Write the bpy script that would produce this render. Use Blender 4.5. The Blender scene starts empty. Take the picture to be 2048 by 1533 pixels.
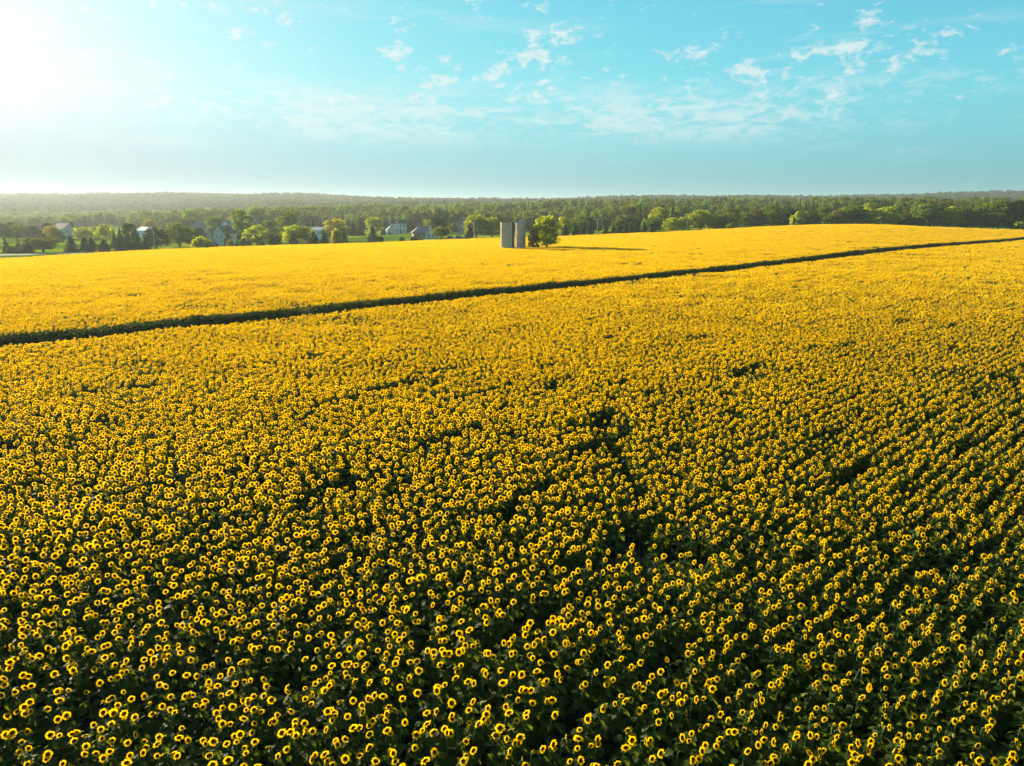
import bpy, math, random
import numpy as np
from mathutils import Vector, Matrix, Euler

R = math.radians
scene = bpy.context.scene
col = scene.collection

# ------------------------------------------------------------------ camera
CAM_H, PITCH, LENS = 12.0, R(14.2), 24.0
cam_d = bpy.data.cameras.new('camera')
cam = bpy.data.objects.new('camera', cam_d)
col.objects.link(cam)
cam.location = (0, 0, CAM_H)
cam.rotation_euler = (R(90) - PITCH, 0, 0)
cam_d.sensor_width = 36.0
cam_d.lens = LENS
cam_d.clip_start = 0.1
cam_d.clip_end = 30000
scene.camera = cam
FPX = 2048 * LENS / 36.0

# ------------------------------------------------------------------ light, sky, exposure
SUN_AZ, SUN_EL = R(-47), R(14)          # azimuth from +Y, positive towards +X
S = Vector((math.sin(SUN_AZ) * math.cos(SUN_EL), math.cos(SUN_AZ) * math.cos(SUN_EL), math.sin(SUN_EL)))
sun_d = bpy.data.lights.new('sun', 'SUN')
sun_d.energy = 5.0
sun_d.angle = R(0.6)
sun_d.color = (1.0, 0.88, 0.66)
sun = bpy.data.objects.new('sun', sun_d)
col.objects.link(sun)
sun.rotation_euler = S.to_track_quat('Z', 'Y').to_euler()
sun.location = (0, 0, 60)

world = bpy.data.worlds.new('World')
scene.world = world
world.use_nodes = True
vs = scene.view_settings
vs.view_transform = 'Standard'
vs.look = 'None'
vs.gamma = 1.0
vs.use_curve_mapping = False
vs.exposure = 1.6
scene.display_settings.display_device = 'sRGB'

cy = scene.cycles
cy.use_adaptive_sampling = True
cy.adaptive_threshold = 0.02
cy.use_denoising = True
cy.max_bounces = 5
cy.diffuse_bounces = 2
cy.glossy_bounces = 2
cy.transmission_bounces = 3
cy.transparent_max_bounces = 4
cy.volume_bounces = 0
cy.caustics_reflective = False
cy.caustics_refractive = False


class N:
    """small helper round a node tree"""
    def __init__(self, tree):
        self.t = tree
        tree.nodes.clear()

    def add(self, kind, ins=None, **kw):
        n = self.t.nodes.new(kind)
        for k, v in kw.items():
            setattr(n, k, v)
        for k, v in (ins or {}).items():
            s = n.inputs[k]
            if isinstance(v, bpy.types.NodeSocket):
                self.t.links.new(v, s)
            else:
                s.default_value = v
        return n

    def math(self, op, a, b=0.0, c=0.0, clamp=False):
        n = self.add('ShaderNodeMath', {0: a, 1: b, 2: c}, operation=op)
        n.use_clamp = clamp
        return n.outputs[0]

    def mix(self, f, a, b, mode='MIX', clamp=False):
        n = self.add('ShaderNodeMix', data_type='RGBA', blend_type=mode)
        n.clamp_result = clamp
        for s, v in ((n.inputs[0], f), (n.inputs[6], a), (n.inputs[7], b)):
            if isinstance(v, bpy.types.NodeSocket):
                self.t.links.new(v, s)
            else:
                s.default_value = v
        return n.outputs[2]

    def ramp(self, f, stops, interp='LINEAR'):
        n = self.add('ShaderNodeValToRGB', {0: f})
        cr = n.color_ramp
        cr.interpolation = interp
        while len(cr.elements) < len(stops):
            cr.elements.new(0.5)
        for e, (p, c) in zip(cr.elements, stops):
            e.position = p
            e.color = c
        return n.outputs[0]

    def smooth(self, v, lo, hi):
        n = self.add('ShaderNodeMapRange', {0: v, 1: lo, 2: hi, 3: 0.0, 4: 1.0}, interpolation_type='SMOOTHSTEP')
        return n.outputs[0]


SKY_R, SKY_G, SKY_B = 0.09, 0.38, 0.46
CLOUD_SHIFT = (7.7, 0.6, 6.0)
SHEET_SEED = 7.0


def build_sky():
    w = N(world.node_tree)
    sky = w.add('ShaderNodeTexSky', sky_type='NISHITA')
    sky.sun_disc = False
    sky.sun_elevation = SUN_EL
    sky.sun_rotation = SUN_AZ
    sky.altitude = 250
    sky.air_density = 1.0
    sky.dust_density = 0.3
    sky.ozone_density = 1.5
    tc = w.add('ShaderNodeTexCoord').outputs['Generated']
    d = w.add('ShaderNodeVectorMath', {0: tc}, operation='NORMALIZE').outputs[0]
    sep = w.add('ShaderNodeSeparateXYZ', {0: d})
    z = sep.outputs[2]
    # film-like shoulder per channel: teal away from the sun, white towards it
    sc = w.add('ShaderNodeSeparateColor', {0: sky.outputs[0]})
    ch = []
    for k, gain, top in ((0, SKY_R, 6.7), (1, SKY_G, 6.0), (2, SKY_B, 6.1)):
        e = w.math('EXPONENT', w.math('MULTIPLY', sc.outputs[k], -gain))
        ch.append(w.math('MULTIPLY', w.math('SUBTRACT', 1.0, e), top))
    base = w.add('ShaderNodeCombineColor', {0: ch[0], 1: ch[1], 2: ch[2]}).outputs[0]
    # thicker air low over the horizon
    low = w.math('SUBTRACT', 1.0, w.smooth(z, -0.03, 0.17))
    base = w.mix(low, base, w.mix(1.0, base, (0.31, 0.47, 0.60, 1), 'MULTIPLY'))
    # glare of the sun in thin high haze
    cosang = w.add('ShaderNodeVectorMath', {0: d, 1: S}, operation='DOT_PRODUCT').outputs['Value']
    g1 = w.math('POWER', w.math('MAXIMUM', cosang, 0.0), 11.0)
    g1 = w.math('MULTIPLY', g1, w.smooth(z, 0.02, 0.17))
    base = w.mix(1.0, base, w.mix(g1, (0, 0, 0, 1), (3.6, 1.9, 1.6, 1)), 'ADD')
    # broken altocumulus, laid out by azimuth and elevation
    az = w.math('ARCTAN2', sep.outputs[0], sep.outputs[1])
    el = w.math('ARCSINE', z)
    p = w.add('ShaderNodeCombineXYZ', {0: az, 1: w.math('MULTIPLY', el, 1.9), 2: 0.0}).outputs[0]
    p = w.add('ShaderNodeVectorMath', {0: p, 1: CLOUD_SHIFT}, operation='ADD').outputs[0]
    big = w.add('ShaderNodeTexNoise', {'Vector': p, 'Scale': 5.0, 'Detail': 2.0, 'Roughness': 0.5}).outputs[0]
    mid = w.add('ShaderNodeTexNoise', {'Vector': p, 'Scale': 21.0, 'Detail': 2.0, 'Roughness': 0.5}).outputs[0]
    fine = w.add('ShaderNodeTexNoise', {'Vector': p, 'Scale': 60.0, 'Detail': 8.0, 'Roughness': 0.66, 'Distortion': 0.5}).outputs[0]
    dens = w.math('ADD', w.math('ADD', w.math('MULTIPLY', fine, 0.62), w.math('MULTIPLY', mid, 0.55)), w.math('MULTIPLY', big, 0.5))
    dens = w.math('SUBTRACT', dens, w.math('MULTIPLY', w.smooth(el, 0.17, 0.25), 0.045))
    cov = w.math('MULTIPLY', w.smooth(dens, 0.84, 1.0), w.math('MULTIPLY', w.smooth(el, 0.085, 0.14), 0.85))
    # a broken sheet of thin cloud lower down, mottled and drawn out sideways
    p2 = w.add('ShaderNodeCombineXYZ', {0: az, 1: w.math('MULTIPLY', el, 3.2), 2: SHEET_SEED}).outputs[0]
    m1 = w.add('ShaderNodeTexNoise', {'Vector': p2, 'Scale': 30.0, 'Detail': 7.0, 'Roughness': 0.68, 'Distortion': 0.6}).outputs[0]
    m2 = w.add('ShaderNodeTexNoise', {'Vector': p2, 'Scale': 4.5, 'Detail': 2.0, 'Roughness': 0.5}).outputs[0]
    sheet = w.math('MULTIPLY', w.smooth(el, 0.07, 0.115), w.math('SUBTRACT', 1.0, w.smooth(el, 0.135, 0.18)))
    c2 = w.math('MULTIPLY', w.smooth(w.math('ADD', w.math('MULTIPLY', m1, 0.7), w.math('MULTIPLY', m2, 0.55)), 0.55, 0.76), w.math('MULTIPLY', sheet, 0.62))
    # long faint veils
    pv = w.add('ShaderNodeCombineXYZ', {0: az, 1: w.math('MULTIPLY', el, 9.0), 2: 3.0}).outputs[0]
    veil = w.add('ShaderNodeTexNoise', {'Vector': pv, 'Scale': 5.5, 'Detail': 6.0, 'Roughness': 0.6}).outputs[0]
    vc = w.math('MULTIPLY', w.smooth(veil, 0.5, 0.75), w.math('MULTIPLY', w.smooth(el, 0.03, 0.09), 0.22))
    cov = w.math('MAXIMUM', w.math('MAXIMUM', cov, c2), vc)
    lit = w.mix(g1, (4.9, 5.7, 5.75, 1), (7.2, 6.9, 6.7, 1))
    colr = w.mix(cov, base, lit)
    bg = w.add('ShaderNodeBackground', {'Color': colr, 'Strength': 0.05})
    out = w.add('ShaderNodeOutputWorld', {'Surface': bg.outputs[0]})


build_sky()

# ------------------------------------------------------------------ pixel helpers (full-size photograph pixels -> directions)
cp, sp = math.cos(PITCH), math.sin(PITCH)


def drop_ratio(y):
    v = y - 766.5
    return (FPX * sp + v * cp) / (FPX * cp - v * sp)


def x_ratio(x, y):
    v = y - 766.5
    return (x - 1024) / (FPX * cp - v * sp)


def project(X, Y, Z):
    dep = Y * cp + (CAM_H - Z) * sp
    upc = Y * sp - (CAM_H - Z) * cp
    return 1024 + FPX * X / dep, 766.5 - FPX * upc / dep, dep


# ------------------------------------------------------------------ terrain height
COLX = np.array([-900, 0, 350, 560, 850, 1024, 1330, 1700, 2048, 2900], float)
COLS = np.array([x_ratio(x, 421) for x in COLX])
ROWY = np.array([0, 60, 120, 180, 260, 330, 420, 550, 750, 1000, 1300, 2000, 3200, 9000], float)
TAB = np.array([
    [-1.7] * 10,
    [0] * 10,
    [0, -.2, 0, 0, 0, 0, 0, 0, 0, 0],
    [-2, -1.7, -.6, -.2, 0, 0, .3, .9, 0, 0],
    [-3, -2.3, -1.9, -1.5, -1.0, -.7, .9, 2.7, .1, 0],
    [-3, -2.5, -2.5, -2.4, -1.3, -.8, 1.7, 4.0, 1.5, 1.5],
    [-3, -2.5, -2.5, -2.5, -1.3, -1, 1.2, 2.8, 1, 1],
    [-6, -5, -2, -1, 0, 2, 5, 6, 4, 4],
    [-8, -7, -2, 2, 4, 7, 10, 12, 10, 10],
    [-5, -5, 0, 3, 5, 8, 11, 13, 12, 12],
    [5, 5, 8, 10, 10, 12, 14, 14, 14, 14],
    [39, 39, 43.5, 41, 27, 25, 34, 35, 47, 46],
    [28] * 10,
    [0] * 10], float)


def pchip(xs, ys, xq):
    h = np.diff(xs)
    dl = (ys[1:] - ys[:-1]) / h
    m = np.zeros_like(ys)
    m[0], m[-1] = dl[0], dl[-1]
    a, b = dl[:-1], dl[1:]
    with np.errstate(divide='ignore', invalid='ignore'):
        hm = np.where(a * b > 0, 2 * a * b / (a + b), 0)
    m[1:-1] = np.nan_to_num(hm)
    i = np.clip(np.searchsorted(xs, xq) - 1, 0, len(xs) - 2)
    t = (xq - xs[i]) / h[i]
    t = np.clip(t, 0, 1)
    return ((1 + 2 * t) * (1 - t) ** 2 * ys[i] + t * (1 - t) ** 2 * h[i] * m[i]
            + t * t * (3 - 2 * t) * ys[i + 1] + t * t * (t - 1) * h[i] * m[i + 1])


DY = np.concatenate([np.arange(0, 600, 6.0), np.arange(600, 9001, 60.0)])
DS = np.linspace(COLS[0], COLS[-1], 200)
_t1 = np.stack([pchip(ROWY, TAB[:, j], DY) for j in range(TAB.shape[1])], 1)
DENSE = np.stack([pchip(COLS, _t1[i], DS) for i in range(len(DY))], 0)


def ground_z(X, Y):
    X = np.asarray(X, float)
    Y = np.asarray(Y, float)
    yy = np.clip(Y, 0, 8999)
    s = np.clip(X / np.maximum(yy, 40), DS[0], DS[-1])
    fi = np.interp(yy, DY, np.arange(len(DY)))
    fj = (s - DS[0]) / (DS[1] - DS[0])
    i = np.clip(fi.astype(int), 0, len(DY) - 2)
    j = np.clip(fj.astype(int), 0, len(DS) - 2)
    a, b = fi - i, fj - j
    return ((1 - a) * (1 - b) * DENSE[i, j] + a * (1 - b) * DENSE[i + 1, j]
            + (1 - a) * b * DENSE[i, j + 1] + a * b * DENSE[i + 1, j + 1])


def gz(X, Y):
    return float(ground_z(X, Y))


def at(x, Y, y=470):
    """ground point under photograph column x at distance Y"""
    X = x_ratio(x, y) * Y
    return Vector((X, Y, gz(X, Y)))


# ------------------------------------------------------------------ mesh helpers
class MB:
    def __init__(self):
        self.v, self.f, self.m = [], [], []

    def add(self, vs_, fs_, mi=0):
        o = len(self.v)
        self.v.extend([tuple(p) for p in vs_])
        self.f.extend([tuple(i + o for i in f) for f in fs_])
        self.m.extend([mi] * len(fs_))

    def box(self, x0, x1, y0, y1, z0, z1, mi=0):
        self.add([(x0, y0, z0), (x1, y0, z0), (x1, y1, z0), (x0, y1, z0), (x0, y0, z1), (x1, y0, z1), (x1, y1, z1), (x0, y1, z1)],
                 [(0, 3, 2, 1), (4, 5, 6, 7), (0, 1, 5, 4), (1, 2, 6, 5), (2, 3, 7, 6), (3, 0, 4, 7)], mi)

    def tube(self, pts, rad, n=6, mi=0, cap=True):
        pts = [Vector(p) for p in pts]
        vs_, fs_ = [], []
        for k, p in enumerate(pts):
            d = (pts[min(k + 1, len(pts) - 1)] - pts[max(k - 1, 0)]).normalized()
            q = d.to_track_quat('Z', 'Y')
            r = rad[k] if hasattr(rad, '__len__') else rad
            for i in range(n):
                a = 2 * math.pi * i / n
                vs_.append(p + q @ Vector((math.cos(a) * r, math.sin(a) * r, 0)))
        for k in range(len(pts) - 1):
            for i in range(n):
                j = (i + 1) % n
                fs_.append((k * n + i, k * n + j, (k + 1) * n + j, (k + 1) * n + i))
        if cap:
            fs_.append(tuple(range(n))[::-1])
            fs_.append(tuple((len(pts) - 1) * n + i for i in range(n)))
        self.add(vs_, fs_, mi)

    def join(self, other, mat=None, mi=None):
        o = len(self.v)
        if mat is None:
            self.v.extend(other.v)
        else:
            self.v.extend([tuple(mat @ Vector(p)) for p in other.v])
        self.f.extend([tuple(i + o for i in f) for f in other.f])
        self.m.extend(other.m if mi is None else [mi] * len(other.m))

    def mesh(self, name, mats, smooth=False):
        me = bpy.data.meshes.new(name)
        me.from_pydata(self.v, [], self.f)
        for m in (mats if isinstance(mats, (list, tuple)) else [mats]):
            me.materials.append(m)
        if len(set(self.m)) > 1:
            me.polygons.foreach_set('material_index', np.array(self.m, np.int32))
        if smooth:
            me.polygons.foreach_set('use_smooth', np.ones(len(self.f), bool))
        me.update()
        return me


def link(name, me, parent=None, loc=None, rot=None, scl=None):
    o = bpy.data.objects.new(name, me)
    col.objects.link(o)
    if parent is not None:
        o.parent = parent
    if loc is not None:
        o.location = loc
    if rot is not None:
        o.rotation_euler = rot
    if scl is not None:
        o.scale = scl
    return o


def tag(o, label=None, cat=None, group=None, kind=None):
    for k, v in (('label', label), ('category', cat), ('group', group), ('kind', kind)):
        if v:
            o[k] = v
    return o


# ------------------------------------------------------------------ materials
def principled(name, color, rough=0.8, spec=0.3, noise=None, bump=None):
    """noise = (scale, other colour, amount); bump = (scale, strength)"""
    m = bpy.data.materials.new(name)
    m.use_nodes = True
    n = N(m.node_tree)
    c = color + (1,) if len(color) == 3 else color
    bs = n.add('ShaderNodeBsdfPrincipled', {'Roughness': rough, 'Specular IOR Level': spec, 'Base Color': c})
    tc = n.add('ShaderNodeTexCoord').outputs['Object']
    if noise:
        nz = n.add('ShaderNodeTexNoise', {'Vector': tc, 'Scale': noise[0], 'Detail': 5.0, 'Roughness': 0.6}).outputs[0]
        f = n.math('MULTIPLY', n.smooth(nz, 0.35, 0.65), noise[2])
        m.node_tree.links.new(n.mix(f, c, noise[1] + (1,)), bs.inputs['Base Color'])
    if bump:
        nb = n.add('ShaderNodeTexNoise', {'Vector': tc, 'Scale': bump[0], 'Detail': 4.0}).outputs[0]
        b = n.add('ShaderNodeBump', {'Height': nb, 'Strength': bump[1], 'Distance': 0.05})
        m.node_tree.links.new(b.outputs[0], bs.inputs['Normal'])
    n.add('ShaderNodeOutputMaterial', {'Surface': bs.outputs[0]})
    return m


def leafy(name, c1, c2, trans, tmix=0.4, rough=0.6, spec=0.25, objvar=0.0):
    """thin living tissue: reflects and lets light through; colour differs from leaf to leaf"""
    m = bpy.data.materials.new(name)
    m.use_nodes = True
    n = N(m.node_tree)
    rnd = n.add('ShaderNodeNewGeometry').outputs['Random Per Island']
    c = n.mix(rnd, c1 + (1,), c2 + (1,))
    t = n.mix(rnd, tuple(x * .8 for x in trans) + (1,), trans + (1,))
    if objvar:
        orn = n.add('ShaderNodeObjectInfo').outputs['Random']
        hs = n.add('ShaderNodeHueSaturation', {'Hue': n.math('ADD', 0.5, n.math('MULTIPLY', n.math('SUBTRACT', orn, 0.5), 0.06 * objvar)),
                                               'Value': n.math('ADD', 1.0, n.math('MULTIPLY', n.math('SUBTRACT', orn, 0.5), 0.7 * objvar)), 'Color': c})
        c = hs.outputs[0]
        hs2 = n.add('ShaderNodeHueSaturation', {'Hue': n.math('ADD', 0.5, n.math('MULTIPLY', n.math('SUBTRACT', orn, 0.5), 0.06 * objvar)),
                                                'Value': n.math('ADD', 1.0, n.math('MULTIPLY', n.math('SUBTRACT', orn, 0.5), 0.7 * objvar)), 'Color': t})
        t = hs2.outputs[0]
    bs = n.add('ShaderNodeBsdfPrincipled', {'Roughness': rough, 'Specular IOR Level': spec, 'Base Color': c})
    tr = n.add('ShaderNodeBsdfTranslucent', {'Color': t})
    mx = n.add('ShaderNodeMixShader', {0: tmix, 1: bs.outputs[0], 2: tr.outputs[0]})
    n.add('ShaderNodeOutputMaterial', {'Surface': mx.outputs[0]})
    return m


M = {}
M['petal'] = leafy('petal', (0.86, 0.48, 0.002), (0.90, 0.59, 0.003), (1.0, 0.62, 0.001), 0.64, 0.8, 0.0)
M['disc'] = principled('disc', (0.075, 0.022, 0.004), 0.9, 0.0, (60, (0.16, 0.055, 0.006), 0.8))
M['leaf'] = leafy('sunflower_leaf', (0.020, 0.034, 0.004), (0.040, 0.058, 0.006), (0.30, 0.36, 0.010), 0.34, 0.6, 0.08)
M['sepal'] = leafy('sepal', (0.07, 0.13, 0.02), (0.10, 0.17, 0.03), (0.22, 0.35, 0.03), 0.3, 0.6, 0.3)
M['stem'] = principled('stem', (0.09, 0.15, 0.03), 0.7, 0.3)
M['grass_blade'] = leafy('grass_blade', (0.07, 0.13, 0.02), (0.12, 0.17, 0.03), (0.30, 0.42, 0.04), 0.45, 0.6, 0.25)
M['bark'] = principled('bark', (0.09, 0.065, 0.045), 0.9, 0.2, (6, (0.04, 0.03, 0.02), 0.8))
M['green'] = leafy('foliage_green', (0.05, 0.085, 0.010), (0.09, 0.125, 0.014), (0.26, 0.34, 0.02), 0.42, spec=0, objvar=.6)
M['bright'] = leafy('foliage_bright', (0.10, 0.14, 0.010), (0.16, 0.185, 0.012), (0.54, 0.56, 0.012), 0.54, spec=0, objvar=.3)
M['yellow'] = leafy('foliage_yellow', (0.15, 0.14, 0.010), (0.21, 0.19, 0.015), (0.58, 0.50, 0.012), 0.46, spec=0, objvar=.4)
M['dark'] = leafy('foliage_dark', (0.024, 0.045, 0.010), (0.045, 0.068, 0.014), (0.08, 0.13, 0.015), 0.25, spec=0, objvar=.5)
M['spruce'] = leafy('foliage_spruce', (0.024, 0.045, 0.024), (0.045, 0.07, 0.04), (0.05, 0.09, 0.03), 0.15, spec=0, objvar=.5)
M['olive'] = leafy('foliage_olive', (0.08, 0.082, 0.016), (0.12, 0.115, 0.02), (0.28, 0.27, 0.03), 0.38, spec=0, objvar=.5)
M['wood_green'] = leafy('woodland_foliage', (0.05, 0.075, 0.012), (0.10, 0.12, 0.018), (0.28, 0.33, 0.02), 0.42, spec=0, objvar=1.3)
M['wood_dark'] = leafy('woodland_conifer', (0.035, 0.055, 0.014), (0.06, 0.08, 0.02), (0.12, 0.16, 0.02), 0.28, spec=0, objvar=1.0)
M['hill_green'] = leafy('hill_foliage', (0.035, 0.06, 0.02), (0.06, 0.08, 0.025), (0.08, 0.11, 0.02), 0.25, spec=0, objvar=.8)


def ground_material():
    m = bpy.data.materials.new('ground')
    m.use_nodes = True
    n = N(m.node_tree)
    tc = n.add('ShaderNodeTexCoord').outputs['Object']
    a = n.add('ShaderNodeTexNoise', {'Vector': tc, 'Scale': 0.02, 'Detail': 4.0}).outputs[0]
    b = n.add('ShaderNodeTexNoise', {'Vector': tc, 'Scale': 0.6, 'Detail': 6.0, 'Roughness': 0.65}).outputs[0]
    g = n.mix(n.smooth(a, 0.42, 0.56), (0.085, 0.14, 0.012, 1), (0.26, 0.29, 0.012, 1))
    g = n.mix(n.math('MULTIPLY', n.smooth(b, 0.4, 0.7), 0.6), g, (0.06, 0.095, 0.010, 1))
    soil = n.mix(n.smooth(b, 0.35, 0.65), (0.06, 0.042, 0.026, 1), (0.035, 0.026, 0.016, 1))
    at_ = n.add('ShaderNodeAttribute', attribute_name='soil').outputs['Fac']
    c = n.mix(at_, g, soil)
    bp = n.add('ShaderNodeBump', {'Height': b, 'Strength': 0.6, 'Distance': 0.15})
    bs = n.add('ShaderNodeBsdfPrincipled', {'Roughness': 1.0, 'Specular IOR Level': 0.0, 'Base Color': c, 'Normal': bp.outputs[0]})
    n.add('ShaderNodeOutputMaterial', {'Surface': bs.outputs[0]})
    return m


# ------------------------------------------------------------------ field outline
EDGE_PX = [(-900, 560), (0, 517), (200, 508.5), (350, 500), (560, 493), (700, 489), (850, 484), (940, 480), (1024, 476), (1120, 472), (1330, 463),
           (1550, 457), (1640, 452), (1800, 450), (1930, 453), (2048, 460), (2900, 480)]
EDGE_Y = {-900: 175, 0: 180, 200: 200, 350: 215, 560: 238, 700: 250, 850: 275, 940: 288, 1024: 292, 1120: 298, 1330: 300, 1550: 318, 1640: 330, 1800: 332,
          1930: 335, 2048: 330, 2900: 330}
ES = np.array([x_ratio(x, y) for x, y in EDGE_PX])
EY = np.array([EDGE_Y[x] for x, _ in EDGE_PX], float)

# track between the two halves of the field: a line through two points on the ground
TA, TB = Vector((-40.5, 53.0, 0)), Vector((185.0, 252.0, 0))
TD = (TB - TA).normalized()                         # along the rows
TN = Vector((-TD.y, TD.x, 0))                       # away from the camera
TRACK_W = 6.6


def in_field(X, Y):
    far = np.interp(X / np.maximum(Y, 30), ES, EY)
    off = (X - TA.x) * TN.x + (Y - TA.y) * TN.y
    ok = (Y < far) & ~((off > 0) & (off < TRACK_W))
    # unplanted ground round the two silos and the trees beside them
    for cx, cy_, rx, ry in ((0.2, 203, 4.6, 4.6), (9.0, 205, 5.0, 3.6)):
        ok &= ((X - cx) / rx) ** 2 + ((Y - cy_) / ry) ** 2 > 1
    # the narrow lane that leads up to them
    ax, ay, bx, by = -19.0, 184.0, -2.0, 203.0
    t = np.clip(((X - ax) * (bx - ax) + (Y - ay) * (by - ay)) / ((bx - ax) ** 2 + (by - ay) ** 2), 0, 1)
    ok &= np.hypot(X - ax - t * (bx - ax), Y - ay - t * (by - ay)) > 0.4 + 1.0 * t
    return ok


def build_ground():
    def axis(lo, hi, dense_lo, dense_hi, step):
        a = list(np.arange(dense_lo, dense_hi + .1, step))
        s, p = step, dense_hi
        while p < hi:
            s *= 1.25
            p = min(hi, p + s)
            a.append(p)
        s, p = step, dense_lo
        while p > lo:
            s *= 1.25
            p = max(lo, p - s)
            a.insert(0, p)
        return np.array(a)
    xs = axis(-5000, 5000, -300, 420, 5.0)
    ys = axis(-5000, 5000, -10, 480, 5.0)
    XX, YY = np.meshgrid(xs, ys)
    ZZ = ground_z(XX, YY)
    nx, ny = len(xs), len(ys)
    me = bpy.data.meshes.new('ground')
    v = np.stack([XX, YY, ZZ], -1).reshape(-1, 3)
    idx = np.arange(nx * ny).reshape(ny, nx)
    f = np.stack([idx[:-1, :-1], idx[:-1, 1:], idx[1:, 1:], idx[1:, :-1]], -1).reshape(-1, 4)
    me.from_pydata(v.tolist(), [], f.tolist())
    soil = (in_field(XX, YY) & (YY > -60) & (np.abs(XX) < 420)).astype(np.float32).reshape(-1)
    at_ = me.attributes.new('soil', 'FLOAT', 'POINT')
    at_.data.foreach_set('value', soil)
    me.polygons.foreach_set('use_smooth', np.ones(len(f), bool))
    me.materials.append(ground_material())
    o = link('ground', me)
    tag(o, 'farmland ground of dark field soil and green pasture', None, None, 'structure')


build_ground()


def strip(name, pts, width, mat, lift, label, step=4.0):
    """a ribbon of ground cover that follows the terrain"""
    mb = MB()
    rows = []
    pts = [Vector((p[0], p[1], 0)) for p in pts]
    for a, b in zip(pts[:-1], pts[1:]):
        k = max(1, int((b - a).length / step))
        for i in range(k):
            rows.append(a.lerp(b, i / k))
    rows.append(pts[-1])
    vs_, fs_ = [], []
    nacross = 4
    for k, p in enumerate(rows):
        d = (rows[min(k + 1, len(rows) - 1)] - rows[max(k - 1, 0)]).normalized()
        nn = Vector((-d.y, d.x, 0))
        for i in range(nacross + 1):
            q = p + nn * width * (i / nacross - 0.5)
            vs_.append((q.x, q.y, gz(q.x, q.y) + lift))
    w = nacross + 1
    for k in range(len(rows) - 1):
        for i in range(nacross):
            fs_.append((k * w + i, k * w + i + 1, (k + 1) * w + i + 1, (k + 1) * w + i))
    mb.add(vs_, fs_)
    o = link(name, mb.mesh(name, mat, True))
    return tag(o, label, None, None, 'structure')


M['track'] = principled('track_grass', (0.10, 0.11, 0.025), 0.95, 0.1, (1.3, (0.16, 0.12, 0.05), 0.7), (8, 0.6))
M['gravel'] = principled('road_gravel', (0.42, 0.36, 0.27), 0.95, 0.1, (0.8, (0.30, 0.25, 0.18), 0.6))
M['asphalt'] = principled('asphalt', (0.17, 0.17, 0.165), 0.9, 0.2, (0.8, (0.12, 0.12, 0.12), 0.6))
c0 = TA + TN * (TRACK_W / 2)
strip('path', [c0 - TD * 60, c0 + TD * 380], TRACK_W, M['track'], 0.05, 'mown grass track cutting diagonally through the sunflower field')
strip('road', [(-330, 192), (-150, 229), (-62, 247), (-20, 292), (20, 330)], 5.0, M['gravel'], 0.06, 'pale gravel road along the far left edge of the field')
strip('driveway', [at(842, 322)[:2], at(888, 322)[:2], at(930, 326)[:2]], 5.0, M['asphalt'], 0.07, 'pale driveway beside the grey roofed house')


# ------------------------------------------------------------------ sunflower plants
rng = np.random.default_rng(11)
random.seed(5)


def leaf_shape(L, Wd, droop, cup):
    """heart shaped leaf along +X, folded along the midrib, 12 triangles"""
    ts = [0.0, 0.22, 0.55, 0.82, 1.0]
    ws = [0.30, 1.0, 0.72, 0.34, 0.0]
    mb = MB()
    mid, lf, rt = [], [], []
    for t, w in zip(ts, ws):
        z = -droop * L * t * t
        back = -0.10 * L if t == 0 else 0
        mid.append((L * t, 0, z))
        lf.append((L * t + back, w * Wd / 2, z + cup * w * Wd / 2))
        rt.append((L * t + back, -w * Wd / 2, z + cup * w * Wd / 2))
    v = mid + lf[:4] + rt[:4]
    f = []
    for i in range(3):
        f.append((i, i + 1, 5 + i + 1, 5 + i))
        f.append((i + 1, i, 9 + i, 9 + i + 1))
    f.append((3, 4, 8))
    f.append((4, 3, 12))
    mb.add(v, f)
    return mb


LEAFS = [leaf_shape(.25, .23, .25, .16), leaf_shape(.21, .18, .45, .10), leaf_shape(.17, .13, .10, .25)]


def petals_mb(r_in, r_out, count, w, seed, rings=2, drop=0.0):
    rnd = random.Random(seed)
    mb = MB()
    for ring in range(rings):
        for k in range(count):
            if (ring and k % 3) or rnd.random() < drop:
                continue
            a = 2 * math.pi * (k + .5 * ring + rnd.uniform(-.25, .25)) / count
            ro = r_out * rnd.uniform(.84, 1.08) * (1 - .08 * ring)
            lift = rnd.uniform(-.012, .022) + .006 * ring
            ww = w * rnd.uniform(.85, 1.15) / 2
            c, s = math.cos(a), math.sin(a)

            def P(r, t, h):
                return (h, c * r - s * t, s * r + c * t)
            rm = r_in + (ro - r_in) * .45
            mb.add([P(r_in, -ww * .6, .004 * ring), P(r_in, ww * .6, .004 * ring), P(rm, ww, lift * .6), P(ro, 0, lift), P(rm, -ww, lift * .6)],
                   [(0, 1, 2, 4), (4, 2, 3)])
    return mb


def disc_mb(r, segs=12):
    mb = MB()
    v = [(0.010, 0, 0)]
    for rr, h in ((r * .55, .012), (r, .001)):
        for i in range(segs):
            a = 2 * math.pi * i / segs
            v.append((h, math.cos(a) * rr, math.sin(a) * rr))
    f = [(0, 1 + i, 1 + (i + 1) % segs) for i in range(segs)]
    f += [(1 + i, 1 + segs + i, 1 + segs + (i + 1) % segs, 1 + (i + 1) % segs) for i in range(segs)]
    mb.add(v, f)
    return mb


def sepal_mb(r, segs=12):
    """green back of the head with pointed bracts"""
    mb = MB()
    v = [(-.035, 0, 0)]
    for i in range(segs * 2):
        a = math.pi * i / segs
        rr = r * (1.25 if i % 2 == 0 else .98)
        v.append((-.006, math.cos(a) * rr, math.sin(a) * rr))
    n = segs * 2
    mb.add(v, [(0, 1 + (i + 1) % n, 1 + i) for i in range(n)])
    return mb


VARS = []


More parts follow.
